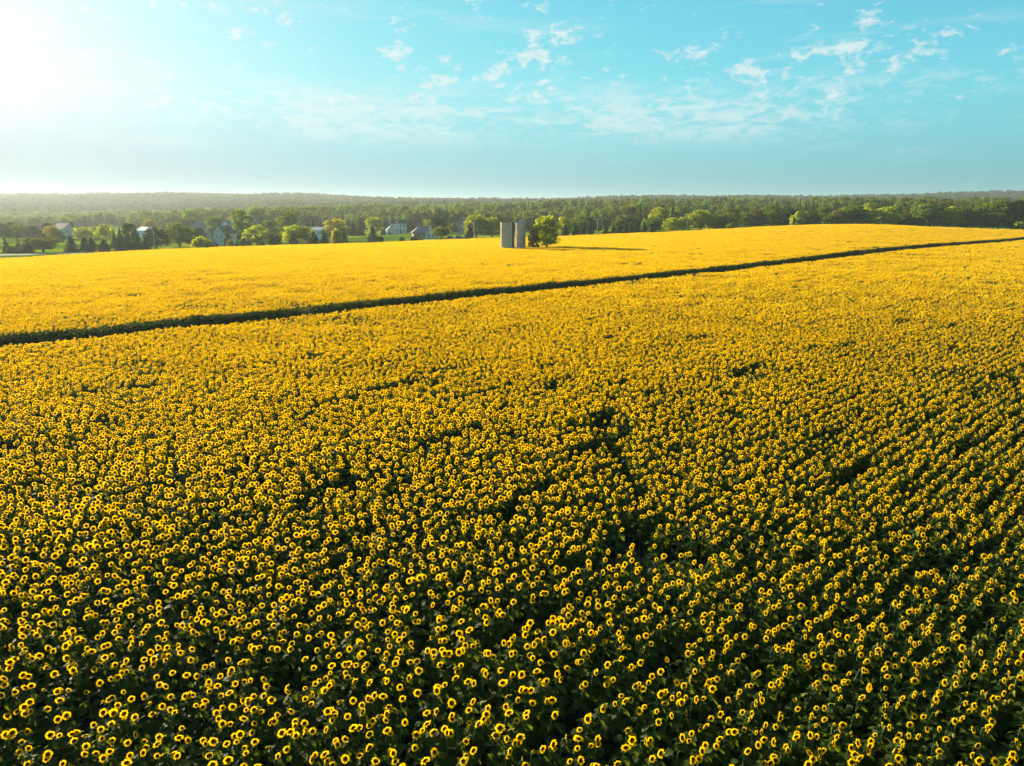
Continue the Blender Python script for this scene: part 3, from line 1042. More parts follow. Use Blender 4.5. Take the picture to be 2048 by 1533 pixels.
G1 = 'trees round the houses beyond the field'
G2 = 'trees along the far right edge of the field'
G3 = 'row of conifers behind the lone tree'
TREES = [
    # left, by the gravel road
    (12, 240, 477, 510, 16, 'spruce', 'spruce', 'small dark spruce at the far left edge of the gravel road', G1),
    (37, 262, 481, 503, 13, 'spruce', 'spruce', 'tiny spruce behind the rounded pale shrub at far left', G1),
    (30, 238, 493, 510, 30, 'bush', 'olive', 'low rounded pale shrub between two spruces at far left', G1),
    (54, 240, 478, 508, 25, 'spruce', 'spruce', 'dark spruce between rounded pale shrub and low spreading tree', G1),
    (85, 240, 476, 508, 56, 'spread', 'olive', 'low wide spreading tree with visible trunk on the bright lawn', G1),
    (142, 240, 471, 504, 25, 'spruce', 'spruce', 'single blue spruce standing apart in front of the white house', G1),
    (170, 248, 474, 505, 25, 'spruce', 'spruce', 'first spruce of the overlapping row right of the white house', G1),
    (184, 238, 474, 507, 26, 'spruce', 'spruce', 'second spruce of the overlapping row right of the white house', G1),
    (208, 236, 479, 508, 30, 'spruce', 'spruce', 'wide third spruce of the overlapping row right of the white house', G1),
    (194, 222, 501, 511, 8, 'bush', 'bright', 'tiny sapling at the field edge in front of the spruce row', G1),
    (227, 226, 497, 510, 7, 'bush', 'bright', 'small pale sapling at the field edge between two spruce groups', G1),
    (238, 238, 475, 508, 20, 'spruce', 'spruce', 'narrow spruce at the left end of the middle spruce clump', G1),
    (254, 234, 474, 508, 30, 'spruce', 'spruce', 'broad blue spruce in the middle of the spruce clump', G1),
    (275, 242, 473, 507, 24, 'spruce', 'spruce', 'spruce between the broad blue spruce and the utility pole', G1),
    (291, 236, 472, 506, 26, 'spruce', 'spruce', 'last blue spruce of the clump beside the utility pole', G1),
    (229, 265, 461, 500, 16, 'spruce', 'dark', 'taller dark conifer at left rear of the spruce clump', G1),
    (241, 275, 455, 500, 18, 'spruce', 'dark', 'tall dark conifer behind the narrow spruce of the clump', G1),
    (259, 270, 442, 500, 26, 'tall', 'dark', 'tallest dark tree rising behind the spruce clump', G1),
    (273, 285, 453, 500, 18, 'spruce', 'dark', 'dark pointed conifer right of the tallest tree in the clump', G1),
    (311, 262, 453, 505, 40, 'round', 'dark', 'very dark dense round tree right behind the utility pole', G1),
    (357, 275, 446, 499, 54, 'round', 'green', 'large green leafy tree between the dark round tree and the gabled house', G1),
    (396, 300, 455, 495, 30, 'round', 'dark', 'dark round tree just left of the gabled house', G1),
    (405, 252, 474, 502, 36, 'bush', 'bright', 'bright rounded bush in front left of the gabled house', G1),
    # behind, left
    (4, 350, 444, 485, 22, 'tall', 'olive', 'hazy tall tree cut by the left edge of the view', G1),
    (23, 390, 441, 480, 16, 'tall', 'green', 'slim hazy tree second from the left edge', G1),
    (32, 350, 450, 485, 42, 'round', 'green', 'wide hazy green tree near the left edge behind the small spruces', G1),
    (50, 400, 448, 478, 22, 'round', 'olive', 'faint hazy tree in the gap left of the white house', G1),
    (69, 345, 451, 482, 30, 'round', 'dark', 'dark round tree two trees left of the white house', G1),
    (95, 370, 443, 482, 20, 'tall', 'dark', 'tall dark tree just left of the white house', G1),
    (105, 335, 450, 482, 28, 'round', 'yellow', 'yellowish tree leaning over the left corner of the white house', G1),
    (117, 330, 464, 482, 26, 'bush', 'green', 'green bush below the front wall of the white house', G1),
    (166, 340, 453, 486, 32, 'round', 'bright', 'yellow green tree right of the white house chimney', G1),
    (188, 360, 452, 485, 24, 'round', 'bright', 'light green tree second right of the white house', G1),
    (210, 330, 447, 490, 28, 'round', 'bright', 'bright tree directly behind the wide third spruce', G1),
    (302, 430, 438, 470, 26, 'round', 'yellow', 'yellowish far tree behind the white roofed building', G1),
    (335, 400, 446, 480, 26, 'round', 'olive', 'pale tree behind the very dark round tree', G1),
    (376, 440, 434, 470, 44, 'round', 'olive', 'wide hazy tree in the distance left of the gabled house', G1),
    (432, 390, 430, 470, 36, 'round', 'green', 'hazy round tree rising behind the gabled house', G1),
    (456, 272, 458, 500, 20, 'spruce', 'dark', 'dark pointed spruce at the right wall of the gabled house', G1),
    (460, 262, 479, 500, 14, 'bush', 'yellow', 'small bright yellow bush in front of the dark pointed spruce', G1),
    (431, 258, 487, 500, 14, 'bush', 'dark', 'low dark shrub under the porch of the gabled house', G1),
    (478, 285, 463, 498, 14, 'spruce', 'dark', 'slim dark spruce below the tall oval tree', G1),
    (485, 325, 416, 495, 40, 'tall', 'green', 'tall oval green tree, the tallest beside the gabled house', G1),
    (490, 270, 476, 498, 24, 'bush', 'green', 'low green bush at the foot of the tall oval tree', G1),
    (513, 280, 449, 497, 42, 'round', 'bright', 'round tree with yellowing left side near the field edge', G1),
    (541, 320, 436, 495, 30, 'tall', 'green', 'narrow green tree right of the yellowing round tree', G1),
    (551, 276, 470, 496, 26, 'bush', 'dark', 'dark bush below the narrow green tree', G1),
    (524, 270, 484, 497, 14, 'bush', 'dark', 'small dark shrub at the foot of the yellowing round tree', G1),
    (562, 345, 427, 490, 24, 'tall', 'green', 'left one of two tall twin trees beside the blue barn', G1),
    (578, 340, 419, 490, 36, 'tall', 'green', 'right and taller one of two tall twin trees beside the blue barn', G1),
    (586, 285, 448, 494, 42, 'round', 'bright', 'bright yellow green tree in front of the tall twin trees', G1),
    (611, 285, 449, 493, 28, 'tall', 'bright', 'bright upright tree left of the blue barn', G1),
    (587, 268, 466, 494, 22, 'spruce', 'dark', 'dark low conifer in front of the bright yellow green tree', G1),
    (628, 275, 462, 493, 26, 'spruce', 'dark', 'dark conifer in front of the blue barn', G1),
    (649, 280, 464, 493, 20, 'spruce', 'dark', 'dark conifer just left of the middle utility pole', G1),
    (615, 400, 440, 475, 14, 'spruce', 'dark', 'far conifer left of the blue barn roof', G1),
    (627, 395, 438, 475, 15, 'spruce', 'dark', 'far conifer touching the blue barn roof', G1),
    (670, 320, 436, 488, 48, 'round', 'yellow', 'wide yellow orange tree behind the middle utility pole', G1),
    (675, 285, 458, 489, 27, 'bush', 'yellow', 'bright yellow bush right of the middle utility pole', G1),
    (689, 290, 454, 489, 14, 'spruce', 'dark', 'thin dark conifer right of the bright yellow bush', G1),
    (695, 400, 444, 480, 16, 'spruce', 'dark', 'first of three dark conifers left of the open lawn', G1),
    (707, 395, 443, 480, 17, 'spruce', 'dark', 'second of three dark conifers left of the open lawn', G1),
    (721, 400, 443, 478, 18, 'spruce', 'dark', 'third of three dark conifers left of the open lawn', G1),
    (745, 300, 452, 482, 22, 'spruce', 'dark', 'broad dark spruce alone on the open lawn', G1),
    (757, 275, 472, 490, 22, 'bush', 'dark', 'round dark bush at the field edge below the lawn spruce', G1),
    (748, 430, 433, 468, 34, 'round', 'bright', 'light green tree left of the small white cottage', G1),
    (766, 395, 457, 466, 10, 'bush', 'green', 'little bush beside the small white cottage', G1),
    (803, 300, 474, 484, 10, 'bush', 'dark', 'small dark ball shaped bush on the open lawn', G1),
    (828, 285, 473, 487, 15, 'bush', 'dark', 'left one of two low dark bushes in front of the grey roofed house', G1),
    (841, 283, 475, 487, 13, 'bush', 'green', 'right one of two low bushes in front of the grey roofed house', G1),
    (822, 440, 440, 468, 26, 'spruce', 'dark', 'dark conifer right of the white house with chimney', G1),
    (838, 430, 441, 468, 22, 'spruce', 'dark', 'dark conifer behind the ridge of the grey roofed house', G1),
    (856, 430, 438, 470, 24, 'tall', 'bright', 'yellow green tree left of the round dark tree', G1),
    (876, 355, 430, 482, 31, 'tall', 'dark', 'tall round dark tree beside the grey roofed house', G1),
    (881, 325, 454, 482, 34, 'spread', 'green', 'loose spreading tree at the right end of the grey roofed house', G1),
    (906, 400, 446, 476, 22, 'round', 'green', 'green tree left of the brown house', G1),
    (940, 320, 445, 481, 20, 'spruce', 'dark', 'dark conifer beside the utility pole left of the silos', G1),
    (953, 335, 427, 480, 46, 'round', 'bright', 'big bright round tree left of the silos', G1),
    (984, 335, 433, 480, 38, 'round', 'bright', 'big bright tree directly left of the silos', G1),
    # beside the silos
    (1067, 203, 456, 492, 21, 'round', 'olive', 'small dark scrubby tree between the silos and the bright lone tree', None),
    (1094, 205, 429, 492, 47, 'round', 'bright', 'bright yellow green lone tree standing in the sunflowers', None),
    # right of the silos
    (1128, 330, 433, 474, 30, 'round', 'bright', 'light green tree just right of the lone tree', G3),
    (1130, 312, 450, 474, 20, 'spruce', 'dark', 'first dark conifer right of the lone tree', G3),
    (1152, 330, 449, 474, 20, 'spruce', 'dark', 'second dark conifer right of the lone tree', G3),
    (1170, 350, 429, 474, 58, 'round', 'green', 'wide green dome of a tree left of the pole in the conifer row', G3),
    (1166, 318, 452, 473, 18, 'spruce', 'dark', 'conifer in front of the wide green dome tree', G3),
    (1181, 320, 453, 472, 18, 'spruce', 'dark', 'conifer just left of the pole in the conifer row', G3),
    (1212, 320, 448, 471, 18, 'spruce', 'dark', 'first conifer right of the pole in the conifer row', G3),
    (1227, 324, 451, 470, 16, 'spruce', 'dark', 'second conifer right of the pole in the conifer row', G3),
    (1239, 322, 446, 469, 17, 'spruce', 'dark', 'third conifer right of the pole in the conifer row', G3),
    (1251, 322, 448, 469, 16, 'spruce', 'dark', 'fourth conifer right of the pole in the conifer row', G3),
    (1263, 324, 445, 468, 17, 'spruce', 'dark', 'fifth conifer right of the pole in the conifer row', G3),
    (1275, 322, 443, 467, 17, 'spruce', 'dark', 'sixth conifer right of the pole in the conifer row', G3),
    (1289, 324, 446, 466, 18, 'spruce', 'dark', 'seventh conifer right of the pole in the conifer row', G3),
    (1305, 326, 448, 466, 18, 'spruce', 'dark', 'last conifer of the row before the bright trees', G3),
    (1250, 370, 429, 468, 54, 'round', 'green', 'green tree rising behind the conifer row', G3),
    (1304, 350, 434, 466, 42, 'round', 'green', 'green tree at the right end of the conifer row', G3),
    (1319, 400, 413, 464, 38, 'round', 'bright', 'tall light tree standing above the right end of the conifer row', G3),
    (1346, 330, 434, 464, 38, 'round', 'bright', 'first bright yellow green tree at the field edge', G2),
    (1368, 335, 433, 464, 28, 'round', 'bright', 'second bright tree, narrow, at the field edge', G2),
    (1402, 345, 419, 464, 60, 'round', 'bright', 'large bright dome of a tree at the field edge', G2),
    (1430, 350, 433, 462, 30, 'round', 'green', 'plain green tree right of the large bright dome', G2),
    (1453, 340, 430, 461, 36, 'round', 'green', 'mid green tree before the brown bank begins', G2),
    (1463, 365, 414, 461, 34, 'tall', 'olive', 'tall dull green tree above the start of the brown bank', G2),
    (1462, 330, 445, 461, 24, 'bush', 'bright', 'small bright bush at the left end of the brown bank', G2),
    (1490, 380, 424, 458, 40, 'round', 'green', 'green tree behind the left part of the brown bank', G2),
    (1512, 385, 418, 456, 44, 'round', 'olive', 'dull green tree behind the middle of the brown bank', G2),
    (1545, 390, 408, 454, 46, 'round', 'green', 'tall tree behind the right part of the brown bank', G2),
    (1575, 375, 415, 453, 40, 'round', 'dark', 'dark tree above the right end of the brown bank', G2),
    (1596, 350, 425, 450, 26, 'bush', 'bright', 'bright rounded bush at the right end of the brown bank', G2),
    (1622, 375, 420, 451, 36, 'round', 'green', 'green tree right of the bright rounded bush', G2),
    (1650, 385, 410, 451, 34, 'tall', 'green', 'upright green tree on the field crest', G2),
    (1675, 372, 420, 451, 36, 'round', 'olive', 'low dull tree between the upright tree and the broad green dome', G2),
    (1706, 375, 408, 451, 54, 'round', 'green', 'broad green domed tree on the field crest', G2),
    (1738, 400, 401, 451, 30, 'tall', 'bright', 'tall light tree rising behind the field crest', G2),
    (1767, 370, 413, 452, 58, 'round', 'bright', 'wide yellow green tree on the field crest', G2),
    (1793, 392, 410, 452, 34, 'round', 'green', 'rounded tree between the wide yellow green tree and the dark hedge bush', G2),
    (1829, 360, 434, 453, 50, 'bush', 'dark', 'low wide dark bush on the field crest', G2),
    (1815, 385, 417, 452, 32, 'round', 'olive', 'brownish tree behind the low wide dark bush', G2),
    (1850, 375, 406, 453, 50, 'round', 'green', 'large tree behind the right end of the low dark bush', G2),
    (1871, 380, 406, 453, 30, 'spread', 'dark', 'dark spreading tree in the right hand tree line', G2),
    (1901, 370, 411, 454, 52, 'round', 'bright', 'bright green tree left of the brownish tree', G2),
    (1934, 372, 412, 455, 40, 'round', 'olive', 'brownish green tree in the right hand tree line', G2),
    (1966, 368, 404, 458, 48, 'round', 'green', 'full green tree left of the tallest pair', G2),
    (2001, 365, 397, 460, 56, 'round', 'green', 'left one of the tallest pair at the right edge', G2),
    (2032, 362, 397, 461, 52, 'round', 'dark', 'darker right one of the tallest pair at the right edge', G2),
    (2041, 345, 444, 462, 26, 'bush', 'bright', 'small bright bush at the right edge below the tallest pair', G2),
]
for t in TREES:
    tree(t[0], t[1], t[2], t[3], t[4], t[5], t[6], t[7], group=t[8], crown_lo=.17 if t[8] is None else None)


# ------------------------------------------------------------------ the wood behind and the wooded hills
def build_woods():
    wsrc = bpy.data.collections.new('wood_sources')
    k = 0
    for kind in ('round', 'tall', 'round'):
        for i, m in enumerate(CROWN[kind][:2]):
            mb = MB()
            mb.join(m, Matrix.Translation((0, 0, .1)) @ Matrix.Scale(.9, 4, (0, 0, 1)), 0)
            mb.join(trunk_mb(i), None, 1)
            src_obj('tree_%02d' % k, mb.mesh('wood_tree', [M['wood_green'], M['bark']]), wsrc)
            k += 1
    for i in range(2):
        mb = MB()
        mb.join(CROWN['spruce'][i], None, 0)
        mb.join(trunk_straight(), None, 1)
        src_obj('tree_%02d' % k, mb.mesh('wood_conifer', [M['wood_dark'], M['bark']]), wsrc)
        k += 1
    # mid-distance wood
    sp_ = 8.0
    gx, gy = np.meshgrid(np.arange(-1150, 1150, sp_), np.arange(440, 1080, sp_))
    X = (gx + rng.uniform(-3.4, 3.4, gx.shape)).ravel()
    Y = (gy + rng.uniform(-3.4, 3.4, gy.shape)).ravel()
    s = X / Y
    pxx = 1024 + s * (FPX * cp + 345 * sp)
    ystart = np.interp(pxx, [-900, 0, 350, 480, 700, 900, 1050, 1300, 1700, 2048, 2900], [700, 640, 560, 520, 500, 480, 440, 440, 440, 450, 450])
    keep = (Y > ystart + 25 * (vnoise(X, Y, 40, 5) - .5)) & (np.abs(s) < .98)
    keep &= (pxx > 250) | (Y > 640)
    keep &= vnoise(X, Y, 26, 6) > np.where(pxx < 500, .35, .12)
    X, Y, pxx = X[keep], Y[keep], pxx[keep]
    n = len(X)
    hgt = rng.uniform(8.5, 14.0, n) * (.66 + .58 * vnoise(X, Y, 45, 8))
    con = vnoise(X, Y, 80, 7) + rng.normal(0, .16, n) + np.interp(pxx, [900, 1500, 1800], [-.15, .05, .12]) > .62
    rad = np.where(con, hgt * .17, hgt * rng.uniform(.33, .46, n))
    idx = np.where(con, rng.integers(6, 8, n), rng.integers(0, 6, n))
    rot = np.zeros((n, 3))
    rot[:, 2] = rng.uniform(0, 6.28, n)
    o = scatter('woodland', np.stack([X, Y, ground_z(X, Y) - .1], 1), rot, np.stack([rad, rad, hgt], 1), idx, wsrc)
    tag(o, 'dense mixed wood stretching behind the houses and the field', 'wood', None, 'stuff')
    # far wooded hills
    hsrc = bpy.data.collections.new('hill_sources')
    for i in range(4):
        mb = MB()
        mb.join(crown_mb(50 + i, 12, 16, .17, 'round' if i < 3 else 'tall'), Matrix.Scale(1.0, 4), 0)
        src_obj('hilltree_%d' % i, mb.mesh('hill_tree', [M['hill_green']]), hsrc)
    sp_ = 13.0
    gx, gy = np.meshgrid(np.arange(-2100, 2100, sp_), np.arange(1150, 2130, sp_))
    X = (gx + rng.uniform(-6, 6, gx.shape)).ravel()
    Y = (gy + rng.uniform(-6, 6, gy.shape)).ravel()
    keep = np.abs(X / Y) < .92
    X, Y = X[keep], Y[keep]
    n = len(X)
    hgt = rng.uniform(11, 19, n) * (.8 + .4 * vnoise(X, Y, 90, 12))
    rad = rng.uniform(6.5, 10, n)
    rot = np.zeros((n, 3))
    rot[:, 2] = rng.uniform(0, 6.28, n)
    o = scatter('hillside_forest', np.stack([X, Y, ground_z(X, Y) - 1], 1), rot, np.stack([rad, rad, hgt], 1), rng.integers(0, 4, n), hsrc)
    tag(o, 'hazy forest covering the long ridge on the horizon', 'forest', None, 'stuff')


build_woods()

# ------------------------------------------------------------------ silos
M['concrete'] = principled('silo_concrete', (0.66, 0.50, 0.33), 0.9, 0.0, (0.9, (0.46, 0.34, 0.22), 0.8), (9, 0.4))
M['concrete_pale'] = principled('silo_concrete_pale', (0.62, 0.50, 0.38), 0.9, 0.0, (0.8, (0.44, 0.35, 0.27), 0.8), (9, 0.4))
M['rust'] = principled('rusty_steel', (0.16, 0.10, 0.06), 0.8, 0.3, (5, (0.09, 0.06, 0.04), 0.8))
M['galv'] = principled('galvanised_sheet', (0.42, 0.42, 0.40), 0.55, 0.5, (3, (0.25, 0.22, 0.19), 0.7))
M['black'] = principled('dark_opening', (0.015, 0.013, 0.011), 0.9, 0.1)


def ring_wall(r, z0, z1, th, n, gap=.012, relief=.012):
    """ring of upright concrete staves, every second one a little proud"""
    mb = MB()
    for i in range(n):
        a0, a1 = 2 * math.pi * (i + gap) / n, 2 * math.pi * (i + 1 - gap) / n
        ro = r + (relief if i % 2 else 0)
        pts = []
        for rr in (ro, r - th):
            for a in (a0, a1):
                pts.append((math.cos(a) * rr, math.sin(a) * rr))
        v = [(p[0], p[1], z) for z in (z0, z1) for p in pts]
        mb.add(v, [(0, 1, 5, 4), (3, 2, 6, 7), (4, 5, 7, 6), (0, 2, 3, 1), (1, 3, 7, 5), (2, 0, 4, 6)])
    return mb


def hoop_mesh(r):
    mb = MB()
    n = 32
    v, f = [], []
    for i in range(n):
        a = 2 * math.pi * i / n
        for rr, z in ((r, -.012), (r + .03, -.012), (r + .03, .012), (r, .012)):
            v.append((math.cos(a) * rr, math.sin(a) * rr, z))
    for i in range(n):
        j = (i + 1) % n
        for k in range(4):
            f.append((i * 4 + k, j * 4 + k, j * 4 + (k + 1) % 4, i * 4 + (k + 1) % 4))
    mb.add(v, f)
    return mb


def silo(px, Y, top, r, mat, label, chute, roof):
    X = x_ratio(px, 470) * Y
    z = gz(X, Y)
    H = CAM_H - drop_ratio(top) * Y - z
    o = link('silo', None, None, (X, Y, z - .05))
    tag(o, label, 'silo', 'pair of old concrete silos')
    mb = MB()
    n = 44
    v, f = [], []
    prof = [(r, 0), (r, H), (r - .16, H), (r - .16, H - 1.6)]
    for i in range(n):
        a = 2 * math.pi * i / n
        for rr, zz in prof:
            v.append((math.cos(a) * rr, math.sin(a) * rr, zz))
    for i in range(n):
        j = (i + 1) % n
        for k in range(3):
            f.append((i * 4 + k, j * 4 + k, j * 4 + k + 1, i * 4 + k + 1))
    f.append(tuple(i * 4 + 3 for i in range(n)))
    mb.add(v, f)
    w = link('wall', mb.mesh('wall', mat, False), o)
    st = ring_wall(r + .004, 0.02, H - .25, .02, 36).mesh('staves', mat)
    tag(link('staves', st, w), kind='stuff')
    hm = hoop_mesh(r + .012).mesh('hoop', M['rust'])
    zz = .5
    while zz < H - .3:
        link('hoop', hm, o, (0, 0, zz))
        zz += .62
    mb = MB()
    mb.tube([(math.cos(2 * math.pi * i / 40) * r * 1.0, math.sin(2 * math.pi * i / 40) * r * 1.0, H) for i in range(41)], .05, 5, cap=False)
    link('rim', mb.mesh('rim', M['rust']), o)
    if chute:
        mb = MB()
        a = R(-8)
        c, s = math.cos(a), math.sin(a)
        mb.box(r - .02, r + .55, -.42, .42, 1.9, H + .02)
        ch = link('chute', mb.mesh('chute', M['rust']), o, None, (0, 0, a))
        mb = MB()
        for sgn in (-1, 1):
            mb.box(r + .57, r + .60, sgn * .2 - .02, sgn * .2 + .02, .4, H - .1)
        k = .6
        while k < H - .2:
            mb.box(r + .57, r + .60, -.2, .2, k, k + .03)
            k += .3
        link('ladder', mb.mesh('ladder', M['galv']), o, None, (0, 0, a))
    if roof:
        # what is left of the roof: a low dome half with a dormer box
        mb = MB()
        v, f = [], []
        m_ = 5
        segs = 14
        for i in range(segs + 1):
            a = R(-130) + R(190) * i / segs
            for k in range(m_ + 1):
                t = R(90) * k / m_
                v.append((math.cos(a) * r * math.cos(t), math.sin(a) * r * math.cos(t), H + .02 + math.sin(t) * r * .55))
        for i in range(segs):
            for k in range(m_):
                f.append((i * (m_ + 1) + k, (i + 1) * (m_ + 1) + k, (i + 1) * (m_ + 1) + k + 1, i * (m_ + 1) + k + 1))
        mb.add(v, f)
        link('roof_dome', mb.mesh('roof_dome', M['galv'], True), o)
        mb = MB()
        mb.box(-1.05, -.38, -r * .72, -r * .3, H, H + 1.15)
        mb.add([(-1.1, -r * .75, H + 1.15), (-.33, -r * .75, H + 1.15), (-.33, -r * .25, H + 1.35), (-1.1, -r * .25, H + 1.35), (-1.1, -r * .75, H + 1.2), (-.33, -r * .75, H + 1.2), (-.33, -r * .25, H + 1.4), (-1.1, -r * .25, H + 1.4)],
               [(0, 3, 2, 1), (4, 5, 6, 7), (0, 1, 5, 4), (1, 2, 6, 5), (2, 3, 7, 6), (3, 0, 4, 7)])
        link('dormer', mb.mesh('dormer', M['rust']), o)
        mb = MB()
        mb.tube([(-r * 1.02, -.3, 1.0), (-r * 1.02, -.3, H - .3), (-.9, -.5, H + .75)], .06, 6)
        link('fill_pipe', mb.mesh('fill_pipe', M['galv'], True), o)
    return o


silo(1013, 201, 444.5, 1.72, M['concrete'], 'wider concrete silo with open top and dark chute on its side', True, False)
silo(1041, 207, 446, 1.50, M['concrete_pale'], 'slimmer grey silo with dormer box on its broken roof', False, True)


# ------------------------------------------------------------------ utility poles
M['pole'] = principled('pole_timber', (0.30, 0.26, 0.21), 0.9, 0.2, (3, (0.20, 0.17, 0.13), 0.7))
M['pole_pale'] = principled('pole_pale', (0.50, 0.46, 0.40), 0.9, 0.2, (3, (0.38, 0.34, 0.29), 0.7))
M['insulator'] = principled('insulator', (0.5, 0.5, 0.48), 0.3, 0.5)


def pole(px, Y, top, label, mat, rot=.3, r=.17, arms=1):
    X = x_ratio(px, 480) * Y
    z = gz(X, Y)
    H = CAM_H - drop_ratio(top) * Y - z
    o = link('utility_pole', None, None, (X, Y, z - .05), (0, 0, rot))
    tag(o, label, 'utility pole', 'utility poles beyond the field')
    mb = MB()
    mb.tube([(0, 0, 0), (0, 0, H * .6), (0, 0, H)], [r, r * .85, r * .65], 8)
    link('shaft', mb.mesh('shaft', mat, True), o)
    for k in range(arms):
        mb = MB()
        zz = H - .35 - .9 * k
        mb.box(-1.2, 1.2, r * .75, r * .75 + .12, zz, zz + .14)
        c = link('crossarm', mb.mesh('crossarm', mat), o)
        im = MB()
        im.tube([(0, 0, 0), (0, 0, .08), (0, 0, .2)], [.05, .07, .04], 6)
        me = im.mesh('insulator', M['insulator'])
        for x in (-1.05, -.4, .4, 1.05):
            link('insulator', me, c, (x, r * .75 + .06, zz + .14))
    return o


pole(308, 226, 450, 'tall timber pole in front of the very dark round tree', M['pole'], .4)
pole(660, 262, 438, 'tall timber pole in front of the wide yellow orange tree', M['pole'], .4)
pole(674, 420, 424, 'thin distant pole showing above the wide yellow orange tree', M['pole'], .3, .14)
pole(742, 283, 449, 'thin dark pole beside the broad spruce on the lawn', M['pole'], .3, .13)
pole(862, 292, 450, 'thin pole in front of the grey roofed house', M['pole_pale'], .3, .13)
pole(948, 305, 444, 'pale pole in front of the big bright trees left of the silos', M['pole_pale'], .3, .2)
pole(1194, 316, 438, 'pale pole in the conifer row right of the lone tree', M['pole_pale'], .2, .17)
pole(1373, 318, 440, 'thin short pole in front of the bright trees at the field edge', M['pole_pale'], .2, .11, 0)


# ------------------------------------------------------------------ houses
M['siding'] = principled('white_siding', (0.52, 0.50, 0.46), 0.7, 0.2, (2, (0.43, 0.41, 0.37), 0.5))
M['siding_blue'] = principled('pale_blue_siding', (0.50, 0.62, 0.72), 0.7, 0.3, (2, (0.42, 0.53, 0.62), 0.5))
M['siding_tan'] = principled('tan_siding', (0.42, 0.33, 0.24), 0.8, 0.2, (2, (0.34, 0.26, 0.19), 0.5))
M['siding_grey'] = principled('grey_green_siding', (0.46, 0.50, 0.44), 0.8, 0.2, (2, (0.36, 0.40, 0.35), 0.5))
M['siding_brown'] = principled('brown_siding', (0.25, 0.18, 0.13), 0.8, 0.2, (2, (0.19, 0.14, 0.10), 0.5))
M['roof_brown'] = principled('brown_shingles', (0.15, 0.10, 0.075), 0.9, 0.2, (6, (0.10, 0.07, 0.05), 0.8))
M['roof_grey'] = principled('grey_shingles', (0.22, 0.19, 0.165), 0.9, 0.2, (6, (0.15, 0.135, 0.12), 0.8))
M['roof_dark'] = principled('dark_shingles', (0.07, 0.07, 0.07), 0.9, 0.2, (6, (0.05, 0.05, 0.05), 0.8))
M['roof_metal'] = principled('pale_metal_roof', (0.42, 0.46, 0.50), 0.6, 0.3, (2, (0.52, 0.57, 0.62), 0.5))
M['trim'] = principled('white_trim', (0.8, 0.8, 0.78), 0.6, 0.3)
M['brick'] = principled('chimney_brick', (0.24, 0.15, 0.12), 0.9, 0.2, (9, (0.17, 0.10, 0.08), 0.8))
M['glass'] = principled('window_glass', (0.03, 0.035, 0.04), 0.08, 0.6)
M['door'] = principled('door_paint', (0.10, 0.07, 0.05), 0.6, 0.4)
M['door_blue'] = principled('barn_door_paint', (0.22, 0.30, 0.36), 0.6, 0.4)


def gable_wall(mb, x0, x1, y0, y1, z0, z1, zr, ridge='x'):
    """house body with its two gables, closed all round; the ridge runs along x or y"""
    if ridge == 'x':
        ym = (y0 + y1) / 2
        mb.add([(x0, y0, z0), (x1, y0, z0), (x1, y1, z0), (x0, y1, z0), (x0, y0, z1), (x1, y0, z1), (x1, y1, z1), (x0, y1, z1), (x0, ym, zr), (x1, ym, zr)],
               [(0, 3, 2, 1), (0, 1, 5, 4), (2, 3, 7, 6), (1, 2, 6, 9, 5), (3, 0, 4, 8, 7), (4, 5, 9, 8), (6, 7, 8, 9)])
    else:
        xm = (x0 + x1) / 2
        mb.add([(x0, y0, z0), (x1, y0, z0), (x1, y1, z0), (x0, y1, z0), (x0, y0, z1), (x1, y0, z1), (x1, y1, z1), (x0, y1, z1), (xm, y0, zr), (xm, y1, zr)],
               [(0, 3, 2, 1), (1, 2, 6, 5), (3, 0, 4, 7), (0, 1, 5, 8, 4), (2, 3, 7, 9, 6), (5, 6, 9, 8), (7, 4, 8, 9)])


def gable_roof(mb, x0, x1, y0, y1, z1, zr, ridge='x', over=.35, th=.14):
    if ridge == 'y':
        tmp = MB()
        gable_roof(tmp, y0, y1, x0, x1, z1, zr, 'x', over, th)
        mb.add([(p[1], p[0], p[2]) for p in tmp.v], [tuple(reversed(f)) for f in tmp.f])
        return
    ym = (y0 + y1) / 2
    sl = (zr - z1) / (ym - y0)
    lift = .03
    X0, X1, Y0, Y1 = x0 - over, x1 + over, y0 - over, y1 + over
    ze = z1 - over * sl + lift
    zt = zr + lift
    v = []
    for x in (X0, X1):
        v += [(x, Y0, ze), (x, ym, zt), (x, Y1, ze), (x, Y1, ze + th), (x, ym, zt + th), (x, Y0, ze + th)]
    f = [(0, 1, 7, 6), (1, 2, 8, 7), (2, 3, 9, 8), (3, 4, 10, 9), (4, 5, 11, 10), (5, 0, 6, 11), (0, 5, 4, 1), (1, 4, 3, 2), (6, 7, 10, 11), (7, 8, 9, 10)]
    mb.add(v, f)


def hip_roof(mb, x0, x1, y0, y1, z1, zr, run, over=.5):
    ym = (y0 + y1) / 2
    X0, X1, Y0, Y1 = x0 - over, x1 + over, y0 - over, y1 + over
    z = z1 + .02
    v = [(X0, Y0, z), (X1, Y0, z), (X1, Y1, z), (X0, Y1, z), (X0, Y0, z + .16), (X1, Y0, z + .16), (X1, Y1, z + .16), (X0, Y1, z + .16), (x0 + run, ym, zr), (x1 - run, ym, zr)]
    mb.add(v, [(0, 3, 2, 1), (0, 1, 5, 4), (1, 2, 6, 5), (2, 3, 7, 6), (3, 0, 4, 7), (4, 5, 9, 8), (5, 6, 9), (6, 7, 8, 9), (7, 4, 8)])


